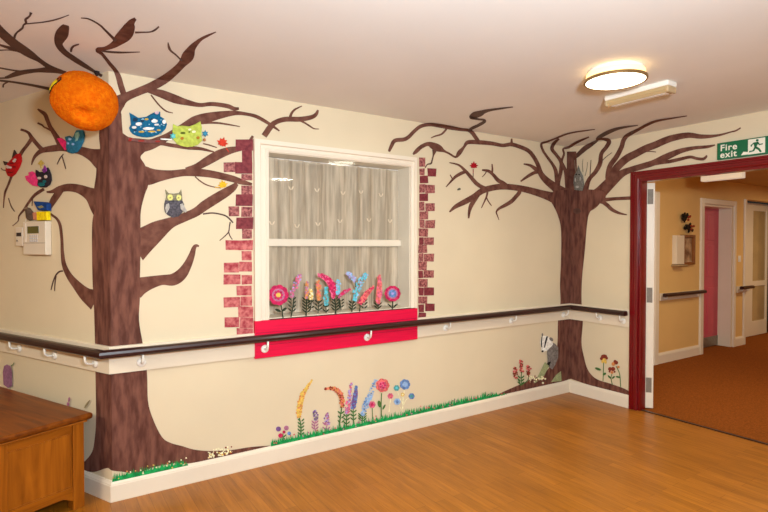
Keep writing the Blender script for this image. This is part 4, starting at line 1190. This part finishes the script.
decal('ear', [disc(*px([(182, 122)])[0], 2.4, 1.6, 8, 0.8), disc(*px([(106, 84)])[0], 0.8, 1.8)], GRYP, bd, 'M')
o = decal('painted_moss', tess([(534, 383.6), (540, 372), (545, 362), (549, 366), (543, 378)]) + tess([(551, 382), (556, 375), (561, 371), (561.6, 381)]), P('moss_green', (158, 164, 118)), None, 'M')
tag(o, 'pale green painted moss around the root below the badger', 'painted moss')
d = [disc(random.uniform(527, 546), random.uniform(376, 383), random.uniform(0.6, 1.2), n=6) for _ in range(34)]
o = decal('painted_daisies', d, [CRM, BRNP], None, 'M', midx=[random.choice((0, 0, 1)) for _ in d])
tag(o, 'speckle of cream painted daisies below the badger', 'painted flower', None, 'stuff')


# ------------------------------------------------------------------ cut-out decorations stuck to the walls
def cutout(name, poly, mt, parent, pl, z0, z1, dome=0.0):
    """solid cut-out: photo outline set on the wall, from z0 to z1 metres out of it; rounded front"""
    n_ = {'M': NM, 'R': NR, 'L': NL}[pl]
    back = [onwall(x, y, pl, 0) for x, y in poly]
    cx = sum(x for x, y in poly) / len(poly)
    cy = sum(y for x, y in poly) / len(poly)
    cc = onwall(cx, cy, pl, 0)
    n = len(poly)
    vs = [p_ + n_ * z0 for p_ in back]
    rings = [(1.0, z1 - (z1 - z0) * 0.3), (0.93, z1), ]
    if dome:
        rings += [(0.7, z1 + dome * 0.6), (0.4, z1 + dome * 0.9)]
    fs = []
    for k, (sc, h) in enumerate(rings):
        vs += [cc + (p_ - cc) * sc + n_ * h for p_ in back]
        for i in range(n):
            a, b_ = k * n + i, k * n + (i + 1) % n
            fs.append((a, b_, b_ + n, a + n))
    if dome:
        vs.append(cc + n_ * (z1 + dome))
        e_ = len(vs) - 1
        k = len(rings) * n
        fs += [(k + i, k + (i + 1) % n, e_) for i in range(n)]
    else:
        k = len(rings) * n
        for t in tessellate_polygon([[V((x, y, 0)) for x, y in poly]]):
            fs.append(tuple(k + i for i in t))
    for t in tessellate_polygon([[V((x, y, 0)) for x, y in poly]]):
        fs.append(tuple(t[::-1]))
    bm = bmesh.new()
    bv = [bm.verts.new(v) for v in vs]
    for f in fs:
        try:
            bm.faces.new([bv[i] for i in f])
        except ValueError:
            pass
    m = MB()
    m.frombm(bm)
    return m.build(name, mt, parent)


def spots(name, lst, mt, parent, pl, off):
    """small raised discs (x, y, r) at off metres from the wall"""
    n_ = {'M': NM, 'R': NR, 'L': NL}[pl]
    if name in ('eye', 'pupil', 'cheek') and len(lst) > 1:
        for it in lst:
            spots(name, [it], mt, parent, pl, off)
        return
    m = MB()
    for it in lst:
        x, y, r = it[:3]
        ry = it[3] if len(it) > 3 else r
        ring = [onwall(a, b_, pl, 0) for a, b_ in disc(x, y, r, ry, 10)]
        vs = [p_ + n_ * (off - 0.004) for p_ in ring] + [p_ + n_ * off for p_ in ring]
        fs = [(i, (i + 1) % 10, (i + 1) % 10 + 10, i + 10) for i in range(10)] + [tuple(range(10, 20)), tuple(range(9, -1, -1))]
        m.add(vs, fs)
    return m.build(name, mt, parent)


MG = 'craft masks stuck on the left tree'
# blue cat mask
f_ = lambda pts: [(110 + x / 7.31, 100 + y / 7.31) for x, y in pts]
t = thing('craft_mask', 'blue and white cat mask on the trunk right of the pumpkin', 'mask', onwall(148, 136, 'M'), MG)
NAVY = P('ocean_blue', (24, 98, 134), scale=90)
cutout('face', f_([(140, 95), (158, 128), (210, 132), (262, 125), (290, 108), (312, 96), (335, 88), (366, 88), (366, 122), (395, 140), (415, 180), (405, 212), (380, 238), (350, 256), (310, 270), (270, 275), (230, 272), (195, 264), (165, 250), (148, 232), (138, 205), (152, 180), (146, 130)]), NAVY, t, 'M', 0.002, 0.012, 0.012)
spots('white_patch', [(110 + x / 7.31, 100 + y / 7.31, r, ry) for x, y, r, ry in ((205, 182, 3.2, 1.7), (320, 160, 3.2, 1.8), (275, 215, 5.6, 1.4), (390, 165, 1.8, 2.2), (172, 206, 2.4, 1.3), (335, 186, 2.4, 1))], WHT, t, 'M', 0.0262)
spots('gold_patch', [(110 + x / 7.31, 100 + y / 7.31, r, ry) for x, y, r, ry in ((262, 147, 2, 1), (225, 238, 3, 0.9), (300, 236, 4, 0.9), (350, 226, 2, 0.8))], P('gold', (206, 170, 70)), t, 'M', 0.0255)
spots('eye', [(110 + x / 7.31, 100 + y / 7.31, r, ry) for x, y, r, ry in ((180, 150, 2.6, 2), (230, 160, 2, 1.4), (300, 150, 1.8, 1.2), (180, 228, 1.8, 1))], P('deep_navy', (30, 60, 84)), t, 'M', 0.0258)
spots('ear_tuft', [(110 + 338 / 7.31, 100 + 98 / 7.31, 2.2, 1.6)], P('pale_pink', (214, 180, 190)), t, 'M', 0.022)
t = thing('craft_ribbon', 'grey and red ribbon lying along the branch under the blue mask', 'ribbon', onwall(145, 142, 'M'))
cutout('band', f_([(128, 272), (200, 289), (280, 296), (366, 296), (366, 316), (280, 316), (200, 311), (132, 296)]), P('dusky_brown', (120, 78, 72)), t, 'M', 0.012, 0.015)
spots('red_patch', [(110 + x / 7.31, 100 + y / 7.31, r, ry) for x, y, r, ry in ((142, 298, 1.8, 1.2), (225, 302, 3.4, 1), (345, 306, 2.8, 1), (150, 285, 2, 0.9))], P('brick_red', (150, 52, 42)), t, 'M', 0.0175)
rr = random.Random(3)
spots('speckle', [(110 + rr.uniform(165, 395) / 7.31, 100 + rr.uniform(140, 255) / 7.31, rr.uniform(0.5, 1.1), rr.uniform(0.35, 0.6)) for _ in range(26)], P('sky_blue', (150, 196, 214)), t, 'M', 0.0252)
# green cat mask
t = thing('craft_mask', 'lime green cat mask with teal tufts on the right branches', 'mask', onwall(188, 146, 'M'), MG)
LIME = P('lime', (184, 196, 84), scale=50)
cutout('face', f_([(458, 178), (488, 194), (520, 190), (575, 196), (615, 182), (656, 158), (668, 200), (664, 250), (670, 300), (640, 330), (600, 342), (560, 346), (520, 338), (488, 325), (460, 290), (454, 235)]), LIME, t, 'M', 0.008, 0.016, 0.01)
spots('eye', [(110 + 525 / 7.31, 100 + 247 / 7.31, 2.6, 1.1), (110 + 572 / 7.31, 100 + 240 / 7.31, 1, 0.7)], P('dark_olive', (84, 92, 30)), t, 'M', 0.0285)
spots('cheek', [(110 + 520 / 7.31, 100 + 286 / 7.31, 1.8, 1.5), (110 + 636 / 7.31, 100 + 281 / 7.31, 1.7, 1.5)], P('amber_brown', (176, 116, 40)), t, 'M', 0.0265)
spots('white_patch', [(110 + 605 / 7.31, 100 + 238 / 7.31, 2, 1.2), (110 + 575 / 7.31, 100 + 222 / 7.31, 1.4, 1)], CRM, t, 'M', 0.0285)
for x, y, r, mt in ((455, 268, 3.6, P('turquoise', (104, 196, 196))), (690, 250, 3.6, P('steel_blue', (60, 136, 168))), (684, 294, 2, P('copper', (190, 120, 70)))):
    px_, py_ = 110 + x / 7.31, 100 + y / 7.31
    star = [(px_ + r * (1 if k % 2 else 0.55) * math.cos(k * math.pi / 6), py_ + r * (1 if k % 2 else 0.55) * math.sin(k * math.pi / 6)) for k in range(12)]
    cutout('feather_tuft', star, mt, t, 'M', 0.017, 0.022, 0.006)
cutout('stick', f_([(366, 284), (448, 288), (448, 298), (366, 293)]), WHT, t, 'M', 0.012, 0.017)

# teal bird mask with pink tail
f5 = lambda pts: [(40 + x / 5.333, 60 + y / 5.333) for x, y in pts]
t = thing('craft_mask', 'teal looped mask with pink tail feathers under the pumpkin', 'mask', onwall(74, 152, 'L'), MG)
cutout('feather_tuft', f5([(98, 420), (120, 416), (148, 436), (152, 470), (140, 482), (120, 456)]), P('hot_pink', (224, 44, 104)), t, 'L', 0.004, 0.010)
cutout('face', f5([(142, 412), (165, 406), (182, 418), (196, 400), (205, 376), (236, 376), (244, 400), (238, 435), (222, 470), (205, 492), (180, 500), (158, 494), (148, 470), (150, 440)]), P('teal_blue', (44, 110, 138), scale=80), t, 'L', 0.004, 0.014, 0.006)
cutout('eye_hole', f5([(206, 392), (222, 386), (228, 404), (218, 432), (204, 440), (202, 415)]), P('pale_aqua', (140, 190, 186)), t, 'L', 0.0145, 0.0195)
spots('white_patch', [(40 + x / 5.333, 60 + y / 5.333, r) for x, y, r in ((178, 425, 1.4), (195, 452, 1.2), (168, 448, 1))], LBL, t, 'L', 0.0225)
# red mask
f3 = lambda pts: [(x / 8, 124 + y / 8) for x, y in pts]
t = thing('craft_mask', 'red cat mask with white eyes at the far left branch tip', 'mask', onwall(13, 178, 'L'), MG)
cutout('face', f3([(58, 335), (85, 300), (108, 276), (140, 245), (166, 236), (179, 265), (180, 300), (162, 350), (130, 400), (100, 425), (72, 416), (56, 376)]), P('poppy_red', (180, 24, 26), scale=60), t, 'L', 0.002, 0.012, 0.008)
cutout('ear', f3([(34, 297), (66, 306), (60, 334), (46, 330)]), P('dark_ear', (70, 50, 44)), t, 'L', 0.002, 0.009)
cutout('ear', f3([(106, 272), (122, 208), (142, 240), (126, 262)]), P('dark_ear', (70, 50, 44)), t, 'L', 0.002, 0.009)
spots('eye', [(x / 8, 124 + y / 8, r) for x, y, r in ((92, 348, 1.5), (112, 352, 1.1), (142, 300, 1.3), (150, 288, 1), (84, 338, 0.8))], P('pale_grey', (214, 196, 186)), t, 'L', 0.0235)
spots('whisker_line', [(x / 8, 124 + y / 8, r, ry) for x, y, r, ry in ((120, 318, 2.2, 0.5), (108, 390, 2.6, 0.5), (140, 346, 1.6, 0.5))], P('dark_red', (110, 16, 20)), t, 'L', 0.0225)
# black mask with pink feathers
t = thing('craft_mask', 'black cat mask with bright pink feathers on the middle left branch', 'mask', onwall(44, 189, 'L'), MG)
cutout('feather_tuft', f3([(212, 418), (244, 410), (240, 388), (268, 380), (300, 400), (330, 470), (310, 500), (272, 494), (240, 468), (222, 452)]), P('fuchsia', (232, 62, 128)), t, 'L', 0.003, 0.011)
cutout('face', f3([(298, 368), (325, 386), (356, 384), (380, 372), (392, 350), (404, 372), (416, 405), (420, 450), (406, 488), (376, 508), (335, 508), (312, 490), (318, 450), (300, 410)]), P('soft_black', (46, 38, 44)), t, 'L', 0.003, 0.013, 0.006)
cutout('feather_tuft', f3([(360, 372), (375, 356), (380, 334), (392, 356), (396, 380), (376, 396)]), P('violet', (126, 52, 132)), t, 'L', 0.0135, 0.020)
spots('eye', [(x / 8, 124 + y / 8, r, ry) for x, y, r, ry in ((342, 436, 1.7, 1.3), (394, 424, 1.4, 1.7))], P('pale_grey', (214, 196, 186)), t, 'L', 0.0225)
spots('teal_patch', [(x / 8, 124 + y / 8, r, ry) for x, y, r, ry in ((358, 486, 3.2, 2), (382, 462, 1.6, 1.4))], P('deep_teal', (30, 104, 108)), t, 'L', 0.0215)
cutout('crest', f3([(310, 318), (336, 288), (360, 316), (340, 330), (336, 356), (328, 330)]), P('straw_gold', (196, 170, 84)), t, 'L', 0.003, 0.008)
# small figures above the alarm panel
f8 = lambda pts: [(x / 8, 180 + y / 8) for x, y in pts]
t = thing('craft_owl', 'small paper figure with blue mask face and yellow body on the alarm panel', 'decoration', onwall(46, 220, 'L'))
cutout('body', f8([(325, 255), (408, 252), (412, 322), (328, 326)]), P('bright_yellow', (244, 212, 20)), t, 'L', 0.004, 0.026)
cutout('face', f8([(302, 172), (390, 178), (414, 190), (416, 246), (340, 246), (322, 214)]), P('royal_blue', (28, 66, 128)), t, 'L', 0.004, 0.028)
cutout('eye_hole', f8([(335, 216), (372, 204), (392, 220), (360, 230)]), P('olive_grey', (140, 136, 96)), t, 'L', 0.026, 0.0295)
cutout('wing', f8([(286, 262), (322, 256), (325, 322), (292, 318)]), P('peach', (214, 140, 104)), t, 'L', 0.004, 0.02)
t = thing('craft_bird', 'small grey brown paper bird beside the blue and yellow figure', 'decoration', onwall(31, 219, 'L'))
cutout('body', f8([(222, 236), (246, 224), (268, 252), (286, 270), (288, 318), (252, 326), (230, 304)]), P('taupe', (96, 78, 66)), t, 'L', 0.004, 0.018, 0.006)
cutout('wing', f8([(200, 226), (226, 216), (250, 236), (226, 246)]), P('taupe_light', (134, 112, 92)), t, 'L', 0.004, 0.012)

# owls
f10 = lambda pts: [(140 + x / 10.24, 180 + y / 10.24) for x, y in pts]
t = thing('owl_ornament', 'grey owl with pale yellow eyes perched on the left tree branch', 'owl', onwall(173, 217, 'M'), 'owls on the trees')
cutout('body', f10([(258, 205), (300, 205), (345, 200), (390, 205), (428, 205), (448, 250), (446, 300), (430, 335), (390, 374), (335, 386), (284, 362), (254, 330), (246, 290), (246, 245)]), P('owl_slate', (84, 80, 86), scale=90, var=0.35), t, 'M', 0.003, 0.012, 0.008)
cutout('head', f10([(258, 205), (266, 160), (256, 100), (286, 136), (340, 142), (396, 134), (418, 98), (426, 150), (430, 205), (400, 222), (345, 212), (290, 222)]), P('owl_taupe', (136, 128, 100), scale=90, var=0.3), t, 'M', 0.003, 0.014)
spots('eye', [(140 + 304 / 10.24, 180 + 180 / 10.24, 2.8, 3), (140 + 392 / 10.24, 180 + 182 / 10.24, 2.5, 2.9)], P('pale_lemon', (222, 216, 128)), t, 'M', 0.0165)
spots('pupil', [(140 + 304 / 10.24, 180 + 182 / 10.24, 0.9), (140 + 390 / 10.24, 180 + 184 / 10.24, 0.9)], P('dim_lemon', (172, 160, 92)), t, 'M', 0.0185)
cutout('beak', f10([(338, 185), (354, 185), (346, 222)]), P('horn_grey', (120, 110, 96)), t, 'M', 0.014, 0.02)
cutout('wing', f10([(252, 290), (262, 250), (290, 240), (298, 285), (276, 330), (262, 345)]), LGRY, t, 'M', 0.014, 0.021)
cutout('wing', f10([(402, 250), (430, 240), (452, 280), (474, 320), (462, 336), (436, 325), (410, 300)]), LGRY, t, 'M', 0.014, 0.021)
t = thing('owl_ornament', 'grey and white owl perched at the top of the far tree', 'owl', onwall(579, 191, 'R'), 'owls on the trees')
cutout('body', [(575.6, 190), (574.4, 183), (575.2, 176), (577.6, 171), (579.4, 165.6), (581.2, 171), (583.8, 176), (585, 184), (583.4, 191)], P('owl_ash', (118, 114, 104), scale=120, var=0.35), t, 'R', 0.012, 0.02, 0.006)
spots('white_patch', [(579, 187, 1.6, 1.1), (577, 180, 0.6, 2), (582, 179, 0.6, 1.9)], LGRY, t, 'R', 0.0275)
spots('eye', [(578, 174.6, 0.7), (580.8, 174.8, 0.7)], BLK, t, 'R', 0.0265)
for pts in ([(576, 172, 0.7), (575, 166, 0.6), (574.6, 160, 0.5)], [(583, 172, 0.7), (582.4, 165, 0.6), (583, 159, 0.5)], [(585, 176, 0.7), (587, 168, 0.6), (587.4, 162, 0.5)]):
    decal('feather', ribbon(pts, 3), P('feather_grey', (130, 120, 100)), t)


# leaves
def maple(cx, cy, r, rot=0.0):
    rad = [1, 0.6, 0.86, 0.55, 0.95, 0.56, 0.72, 0.45, 0.5, 0.36, 0.5, 0.45, 0.72, 0.56, 0.95, 0.55, 0.86, 0.6]
    return [(cx + r * q_ * math.sin(rot + 2 * math.pi * k / 18), cy - r * q_ * math.cos(rot + 2 * math.pi * k / 18)) for k, q_ in enumerate(rad)]


for lb, (x, y, r, rot), col, stem in (('orange red maple leaf at the tip of a left tree branch', (222, 143.4, 6.6, 0.3), (206, 62, 42), [(226, 148, 0.8), (229, 152, 0.7)]),
                                       ('yellow maple leaf just above the owl branch', (222.6, 185.4, 5.6, -0.2), (222, 172, 40), [(219, 187.4, 0.8), (215, 187.4, 0.7)]),
                                       ('dark red maple leaf on a twig right of the window', (473.3, 166.2, 4.8, 0.0), (164, 22, 34), [(473.2, 169, 0.7), (473.2, 173, 0.7)])):
    t = thing('paper_leaf', lb, 'leaf', onwall(x, y + r * 0.6, 'M'), 'maple leaves on the trees')
    cutout('blade', maple(x, y, r, rot), P('leaf_%d' % col[0], col), t, 'M', 0.006, 0.009)
    decal('stalk', ribbon([stem[0], ((stem[0][0] + stem[1][0]) / 2, (stem[0][1] + stem[1][1]) / 2, 0.7), stem[1]], 2), P('leaf_%d' % col[0], col), t, 'M')
o = decal('painted_ladybird', [disc(459.4, 189, 1.4, 1.1), disc(458, 189.6, 0.8)], P('beetle_grey', (92, 84, 70)), None, 'M')
tag(o, 'tiny grey painted beetle between branches right of the window', 'painted insect')

# ------------------------------------------------------------------ alarm panel
ALM = mat('ivory_plastic', (222, 208, 186), 0.45, 0.02, 5)
a0, a1, az0, az1, ad = 0.612, 0.885, 1.378, 1.586, 0.036
al = thing('alarm_panel', 'white alarm keypad panel with green display on the left wall', 'control panel', LP((a0 + a1) / 2, 0.001, az0))
MB().box((a0, 0.001, az0), (a1, ad, az1), tfL, bev=0.004).build('case', ALM, al)
MB().box((a0 + 0.075, ad - 0.001, az1 - 0.075), (a1 - 0.06, ad + 0.002, az1 - 0.03), tfL, bev=0.001).build('display', mat('lcd_green', (92, 86, 34), 0.25, 0.05, 30), al)
for r_ in range(3):
    for c_ in range(4):
        x_ = a0 + 0.09 + c_ * 0.026
        MB().box((x_, ad - 0.001, az1 - 0.095 - r_ * 0.016), (x_ + 0.018, ad + 0.003, az1 - 0.085 - r_ * 0.016), tfL).build('key', mat('grey_key', (196, 192, 190), 0.5, 0.03, 9), al)
MB().box((a0 + 0.004, ad - 0.001, az0 + 0.072), (a1 - 0.004, ad + 0.0006, az0 + 0.075), tfL).build('cover_seam', mat('seam_grey', (150, 134, 112), 0.6), al)
MB().box((a1 - 0.042, ad - 0.001, az0 + 0.08), (a1 - 0.034, ad + 0.0015, az1 - 0.01), tfL).build('ridge', WHITE, al)
b0, b1, bz0, bz1 = 0.905, 0.995, 1.432, 1.553
sb = thing('key_switch_box', 'small white switch box with dark slot left of the alarm panel', 'control panel', LP((b0 + b1) / 2, 0.001, bz0))
MB().box((b0, 0.001, bz0), (b1, 0.03, bz1), tfL, bev=0.004).build('case', ALM, sb)
MB().box((b0 + 0.014, 0.029, bz1 - 0.058), (b1 - 0.016, 0.032, bz1 - 0.034), tfL).build('slot', mat('black_slot', (44, 30, 28), 0.4), sb)
m = MB()
m.lathe([(0.006, 0), (0.006, 0.004)], LP((b0 + b1) / 2 + 0.02, 0.03, bz0 + 0.035), NL, 12)
m.build('keyhole', STEEL, sb)
cp = [LP(0.93, 0.008, bz1), LP(0.915, 0.008, bz1 + 0.03), LP(0.90, 0.008, bz1 + 0.055), LP(0.885, 0.008, bz1 + 0.065)]
MB().tube(cp, 0.003, 6).build('cable', ALM, sb)

# ------------------------------------------------------------------ pumpkin lantern
PC = V((-4.1405, -0.245, 2.157))
pr = 0.172
ORANGE = mat('orange_crepe_paper', (230, 98, 4), 0.9, 0.14, 60, bump=1.0, bscale=170, spec=0.05, rgb2=(240, 124, 10))
toc = (CAM - PC).normalized()
hx = RT.copy()
hy = UP.copy()
ax_s = (hx * 0.80 - hy * 0.42 + toc * 0.15).normalized()                    # long axis, slightly tilted
dim = (toc * 0.85 - hy * 0.48 - hx * 0.02).normalized()                     # dimple under the lantern
bm = bmesh.new()
bmesh.ops.create_icosphere(bm, subdivisions=6, radius=1)
for v in bm.verts:
    n_ = v.co.normalized()
    along = n_.dot(ax_s)
    r_ = 0.137 / ((abs(along) ** 3 + (1 - along * along) ** 1.5) ** (1 / 3.0)) ** 0.75
    th = math.acos(max(-1, min(1, n_.dot(dim))))
    # soft crumpled hollow, elongated like a closed mouth
    lat = n_.dot(hx)
    e2 = (n_ - dim * n_.dot(dim))
    q_ = math.sqrt((e2.dot(ax_s) / 0.55) ** 2 + ((e2 - ax_s * e2.dot(ax_s)).length / 0.30) ** 2)
    if n_.dot(dim) > 0 and q_ < 1.6:
        r_ -= 0.042 * math.exp(-q_ * q_ * 1.6)
    k_ = math.sin(n_.x * 9 + 1) * math.sin(n_.y * 8 + 2) * math.sin(n_.z * 7)
    r_ += 0.003 * k_ + 0.0016 * math.sin(n_.x * 61 + n_.z * 53) * math.sin(n_.y * 57 + n_.z * 20)
    v.co = PC + n_ * r_
pk_ = thing('pumpkin_lantern', 'big orange crepe paper pumpkin hanging from the ceiling at the left corner', 'pumpkin', PC - V((0, 0, 0.17)))
m = MB()
m.frombm(bm)
m.build('body', ORANGE, pk_, True)


def onpump(u, v, extra=0.0):
    """surface point seen from the front, u right and v up in radii"""
    w_ = math.sqrt(max(0.02, 1 - u * u - v * v))
    n_ = (hx * u + hy * v + toc * w_).normalized()
    a = n_.dot(ax_s)
    return PC + n_ * (0.137 / ((abs(a) ** 3 + (1 - a * a) ** 1.5) ** (1 / 3.0)) ** 0.75 + extra)


def pump_patch(name, outline, mt, ex):
    cu_ = sum(a for a, _ in outline) / len(outline)
    cv_ = sum(b_ for _, b_ in outline) / len(outline)
    vs = [onpump(u, v, ex) for u, v in outline] + [onpump(u, v, -0.004) for u, v in outline] + [onpump(cu_, cv_, ex)]
    n = len(outline)
    fs = [(i, (i + 1) % n, 2 * n) for i in range(n)] + [(i + n, (i + 1) % n + n, (i + 1) % n, i) for i in range(n)]
    return mk(name, vs, fs, mt, pk_)


uv = lambda x, y: ((x - 84.5) / 38.0, (101 - y) / 38.0)
pump_patch('eye', [uv(*a) for a in ((51, 93), (53, 89.4), (57, 85.4), (61, 81.4), (64, 79.6), (64, 82), (60, 86.6), (55.6, 90.8), (52, 94))], P('lantern_black', (32, 24, 14)), 0.003)
pump_patch('eye', [uv(*a) for a in ((53, 89.6), (56.6, 85.6), (60.4, 82.4), (60.8, 84.4), (57, 88.4), (53.6, 91.2))], P('lantern_yellow', (226, 196, 30)), 0.0055)
top = onpump(0.30, 0.62, -0.004)
hk = LP(0.06, 0.03, HC)
MB().tube([top, (top + hk) / 2 + V((0, 0, -0.01)), hk + V((0, 0, -0.015))], 0.0022, 6).build('string', P('cord_dark', (48, 36, 34)), pk_)
MB().lathe([(0.014, 0), (0.014, -0.01), (0.006, -0.024)], hk, n=12).build('hook', P('cord_dark', (48, 36, 34)), pk_)

# ------------------------------------------------------------------ wooden chest
OAKZ = grain('oak_upright', (116, 58, 6), (178, 102, 22), axis='z')
OAKV = grain('oak_cross', (112, 56, 6), (170, 96, 18), axis='v')
OAKS = grain('oak_long', (88, 38, 4), (138, 72, 12), axis='s')
s0, s1, v0, v1, zb = 0.078, 1.15, 0.11, 0.54, 0.466
ch = thing('wooden_chest', 'golden oak blanket chest with panelled end by the left wall', 'chest', LP((s0 + s1) / 2, (v0 + v1) / 2, 0))
ft = 0.06
for a in (s0, s1 - ft):
    for c_ in (v0, v1 - ft):
        MB().box((a, c_, 0), (a + ft, c_ + ft, zb), tfL, bev=0.004).build('leg', OAKZ, ch)
for a in (s0 + 0.008, s1 - 0.03):
    MB().box((a, v0 + ft, zb - 0.045), (a + 0.022, v1 - ft, zb), tfL, bev=0.002).build('top_rail', OAKV, ch)
    m = MB()
    # apron with a shallow arch
    n = 14
    prof = [(v0 + ft, 0.125)] + [(v1 - ft, 0.125)]
    lo = [(v1 - ft - (v1 - v0 - 2 * ft) * k / n, 0.05 + 0.028 * min(1.0, math.sin(math.pi * k / n) * 2.2)) for k in range(n + 1)]
    prof += lo
    m.profile(prof, [(lambda q_, z, x=x: LP(x, q_, z)) for x in (a, a + 0.022)])
    m.build('apron', OAKV, ch)
    MB().box((a + 0.007, v0 + ft - 0.002, 0.12), (a + 0.017, v1 - ft + 0.002, zb - 0.04), tfL).build('end_panel', OAKZ, ch)
    i_ = -0.004 if a < 0.5 else 0.02
    m = MB()
    for q0, q1, z0, z1 in ((v0 + ft, v0 + ft + 0.008, 0.125, zb - 0.045), (v1 - ft - 0.008, v1 - ft, 0.125, zb - 0.045), (v0 + ft + 0.008, v1 - ft - 0.008, zb - 0.053, zb - 0.045), (v0 + ft + 0.008, v1 - ft - 0.008, 0.125, 0.133)):
        m.box((a + 0.003, q0, z0), (a + 0.012, q1, z1), tfL, bev=0.002)
    m.build('bead_moulding', OAKZ, ch)
for c_ in (v0 + 0.008, v1 - 0.03):
    MB().box((s0 + ft, c_, zb - 0.045), (s1 - ft, c_ + 0.022, zb), tfL, bev=0.002).build('top_rail', OAKS, ch)
    MB().box((s0 + ft, c_, 0.06), (s1 - ft, c_ + 0.022, 0.125), tfL, bev=0.002).build('apron', OAKS, ch)
    MB().box((s0 + ft - 0.002, c_ + 0.007, 0.12), (s1 - ft + 0.002, c_ + 0.017, zb - 0.04), tfL).build('side_panel', OAKS, ch)
MB().box((s0 - 0.012, v0 - 0.012, zb), (s1 + 0.012, v1 + 0.012, zb + 0.012), tfL, bev=0.004).build('moulding', OAKV, ch)
lid = MB().box((s0 - 0.022, 0.07, zb + 0.012), (s1 + 0.03, v1 + 0.04, zb + 0.046), tfL, bev=0.013, seg=4).build('lid', OAKS, ch)

# ------------------------------------------------------------------ corridor fittings
bxx = 2.235
t = thing('emergency_light', 'white box light fitting hanging from the corridor ceiling', 'ceiling light', (bxx, -0.37, HK))
MB().box((bxx, -0.585, 2.205), (bxx + 0.1, -0.15, 2.325), bev=0.006).build('case', emis('emissive_white_cover', (240, 228, 205), 0.45), t)  # faint emission put into the cover to brighten its white
MB().box((bxx + 0.02, -0.5, 2.32), (bxx + 0.08, -0.24, HK)).build('mount', WHITE, t)
# framed picture with a pale box beside it
fx0, fx1, fz0, fz1 = 2.41, 2.70, 1.20, 1.58
t = thing('framed_picture', 'brown framed picture on the mustard corridor wall', 'picture', ((fx0 + fx1) / 2, YC, fz0))
FB = mat('brown_frame_wood', (134, 78, 30), 0.45, 0.15, 10)
m = MB()
m.box((fx0, YC - 0.05, fz0), (fx0 + 0.035, YC - 0.001, fz1), bev=0.004).box((fx1 - 0.035, YC - 0.05, fz0), (fx1, YC - 0.001, fz1), bev=0.004)
m.box((fx0 + 0.035, YC - 0.05, fz0), (fx1 - 0.035, YC - 0.001, fz0 + 0.035), bev=0.004).box((fx0 + 0.035, YC - 0.05, fz1 - 0.035), (fx1 - 0.035, YC - 0.001, fz1), bev=0.004)
m.build('frame', FB, t)
MB().box((fx0 + 0.03, YC - 0.02, fz0 + 0.03), (fx1 - 0.03, YC - 0.004, fz1 - 0.03)).build('print', mat('picture_print', (196, 160, 120), 0.6, 0.1, 9, rgb2=(110, 70, 44)), t)
t = thing('memory_box', 'plain cream wall box hung left of the framed picture', 'box', (2.31, YC, 1.185))
MB().box((2.22, YC - 0.06, 1.21), (2.405, YC - 0.001, 1.57), bev=0.005).build('case', BOARD, t)
MB().box((2.20, YC - 0.10, 1.185), (2.405, YC - 0.001, 1.205), bev=0.004).build('shelf', mat('grey_shelf', (168, 140, 100), 0.5), t)
DKF = P('dark_foliage', (46, 34, 22))
for lb, (x, z, r) in (('dark round flower ornament high on the corridor wall', (2.44, 1.79, 0.085)), ('dark leafy ornament just above the framed picture', (2.56, 1.665, 0.075))):
    t = thing('wall_ornament', lb, 'ornament', (x, YC, z - r), 'corridor wall ornaments')
    m = MB()
    for k in range(16):
        a = random.uniform(0, 6.28)
        q_ = random.uniform(0.1, 0.75) * r
        c = V((x + 1.35 * q_ * math.cos(a), YC - random.uniform(0.02, 0.06), z + 0.8 * q_ * math.sin(a)))
        bm = bmesh.new()
        bmesh.ops.create_icosphere(bm, subdivisions=1, radius=1)
        s_ = random.uniform(0.22, 0.4) * r
        rz = random.uniform(0, 3.14)
        for v in bm.verts:
            v.co = V((v.co.x * s_ * 1.3, v.co.y * s_ * 0.4, v.co.z * s_))
            v.co = Matrix.Rotation(rz, 3, 'Y') @ v.co
            v.co += c
        m.frombm(bm)
    m.build('foliage', DKF, t)
    m = MB()
    for k in range(4):
        bm = bmesh.new()
        bmesh.ops.create_icosphere(bm, subdivisions=1, radius=0.016)
        c = V((x + random.uniform(-0.6, 0.8) * r, YC - 0.075, z + random.uniform(-0.5, 0.4) * r))
        for v in bm.verts:
            v.co += c
        m.frombm(bm)
    m.build('bloom', P('rust_bloom', (150, 60, 36)), t)
    MB().box((x - 0.01, YC - 0.03, z - 0.01), (x + 0.01, YC - 0.0005, z + 0.01)).build('hook', BRONZE, t)
sx = 4.05
t = thing('light_switch', 'small cream switch plate on the wall beyond the pink door', 'switch', (sx, YC, 1.21))
MB().box((sx - 0.035, YC - 0.01, 1.21), (sx + 0.035, YC - 0.0005, 1.30), bev=0.002).build('plate', WHITE, t)
MB().box((sx - 0.01, YC - 0.014, 1.24), (sx + 0.01, YC - 0.0095, 1.27), bev=0.001).build('rocker', WHITE, t)
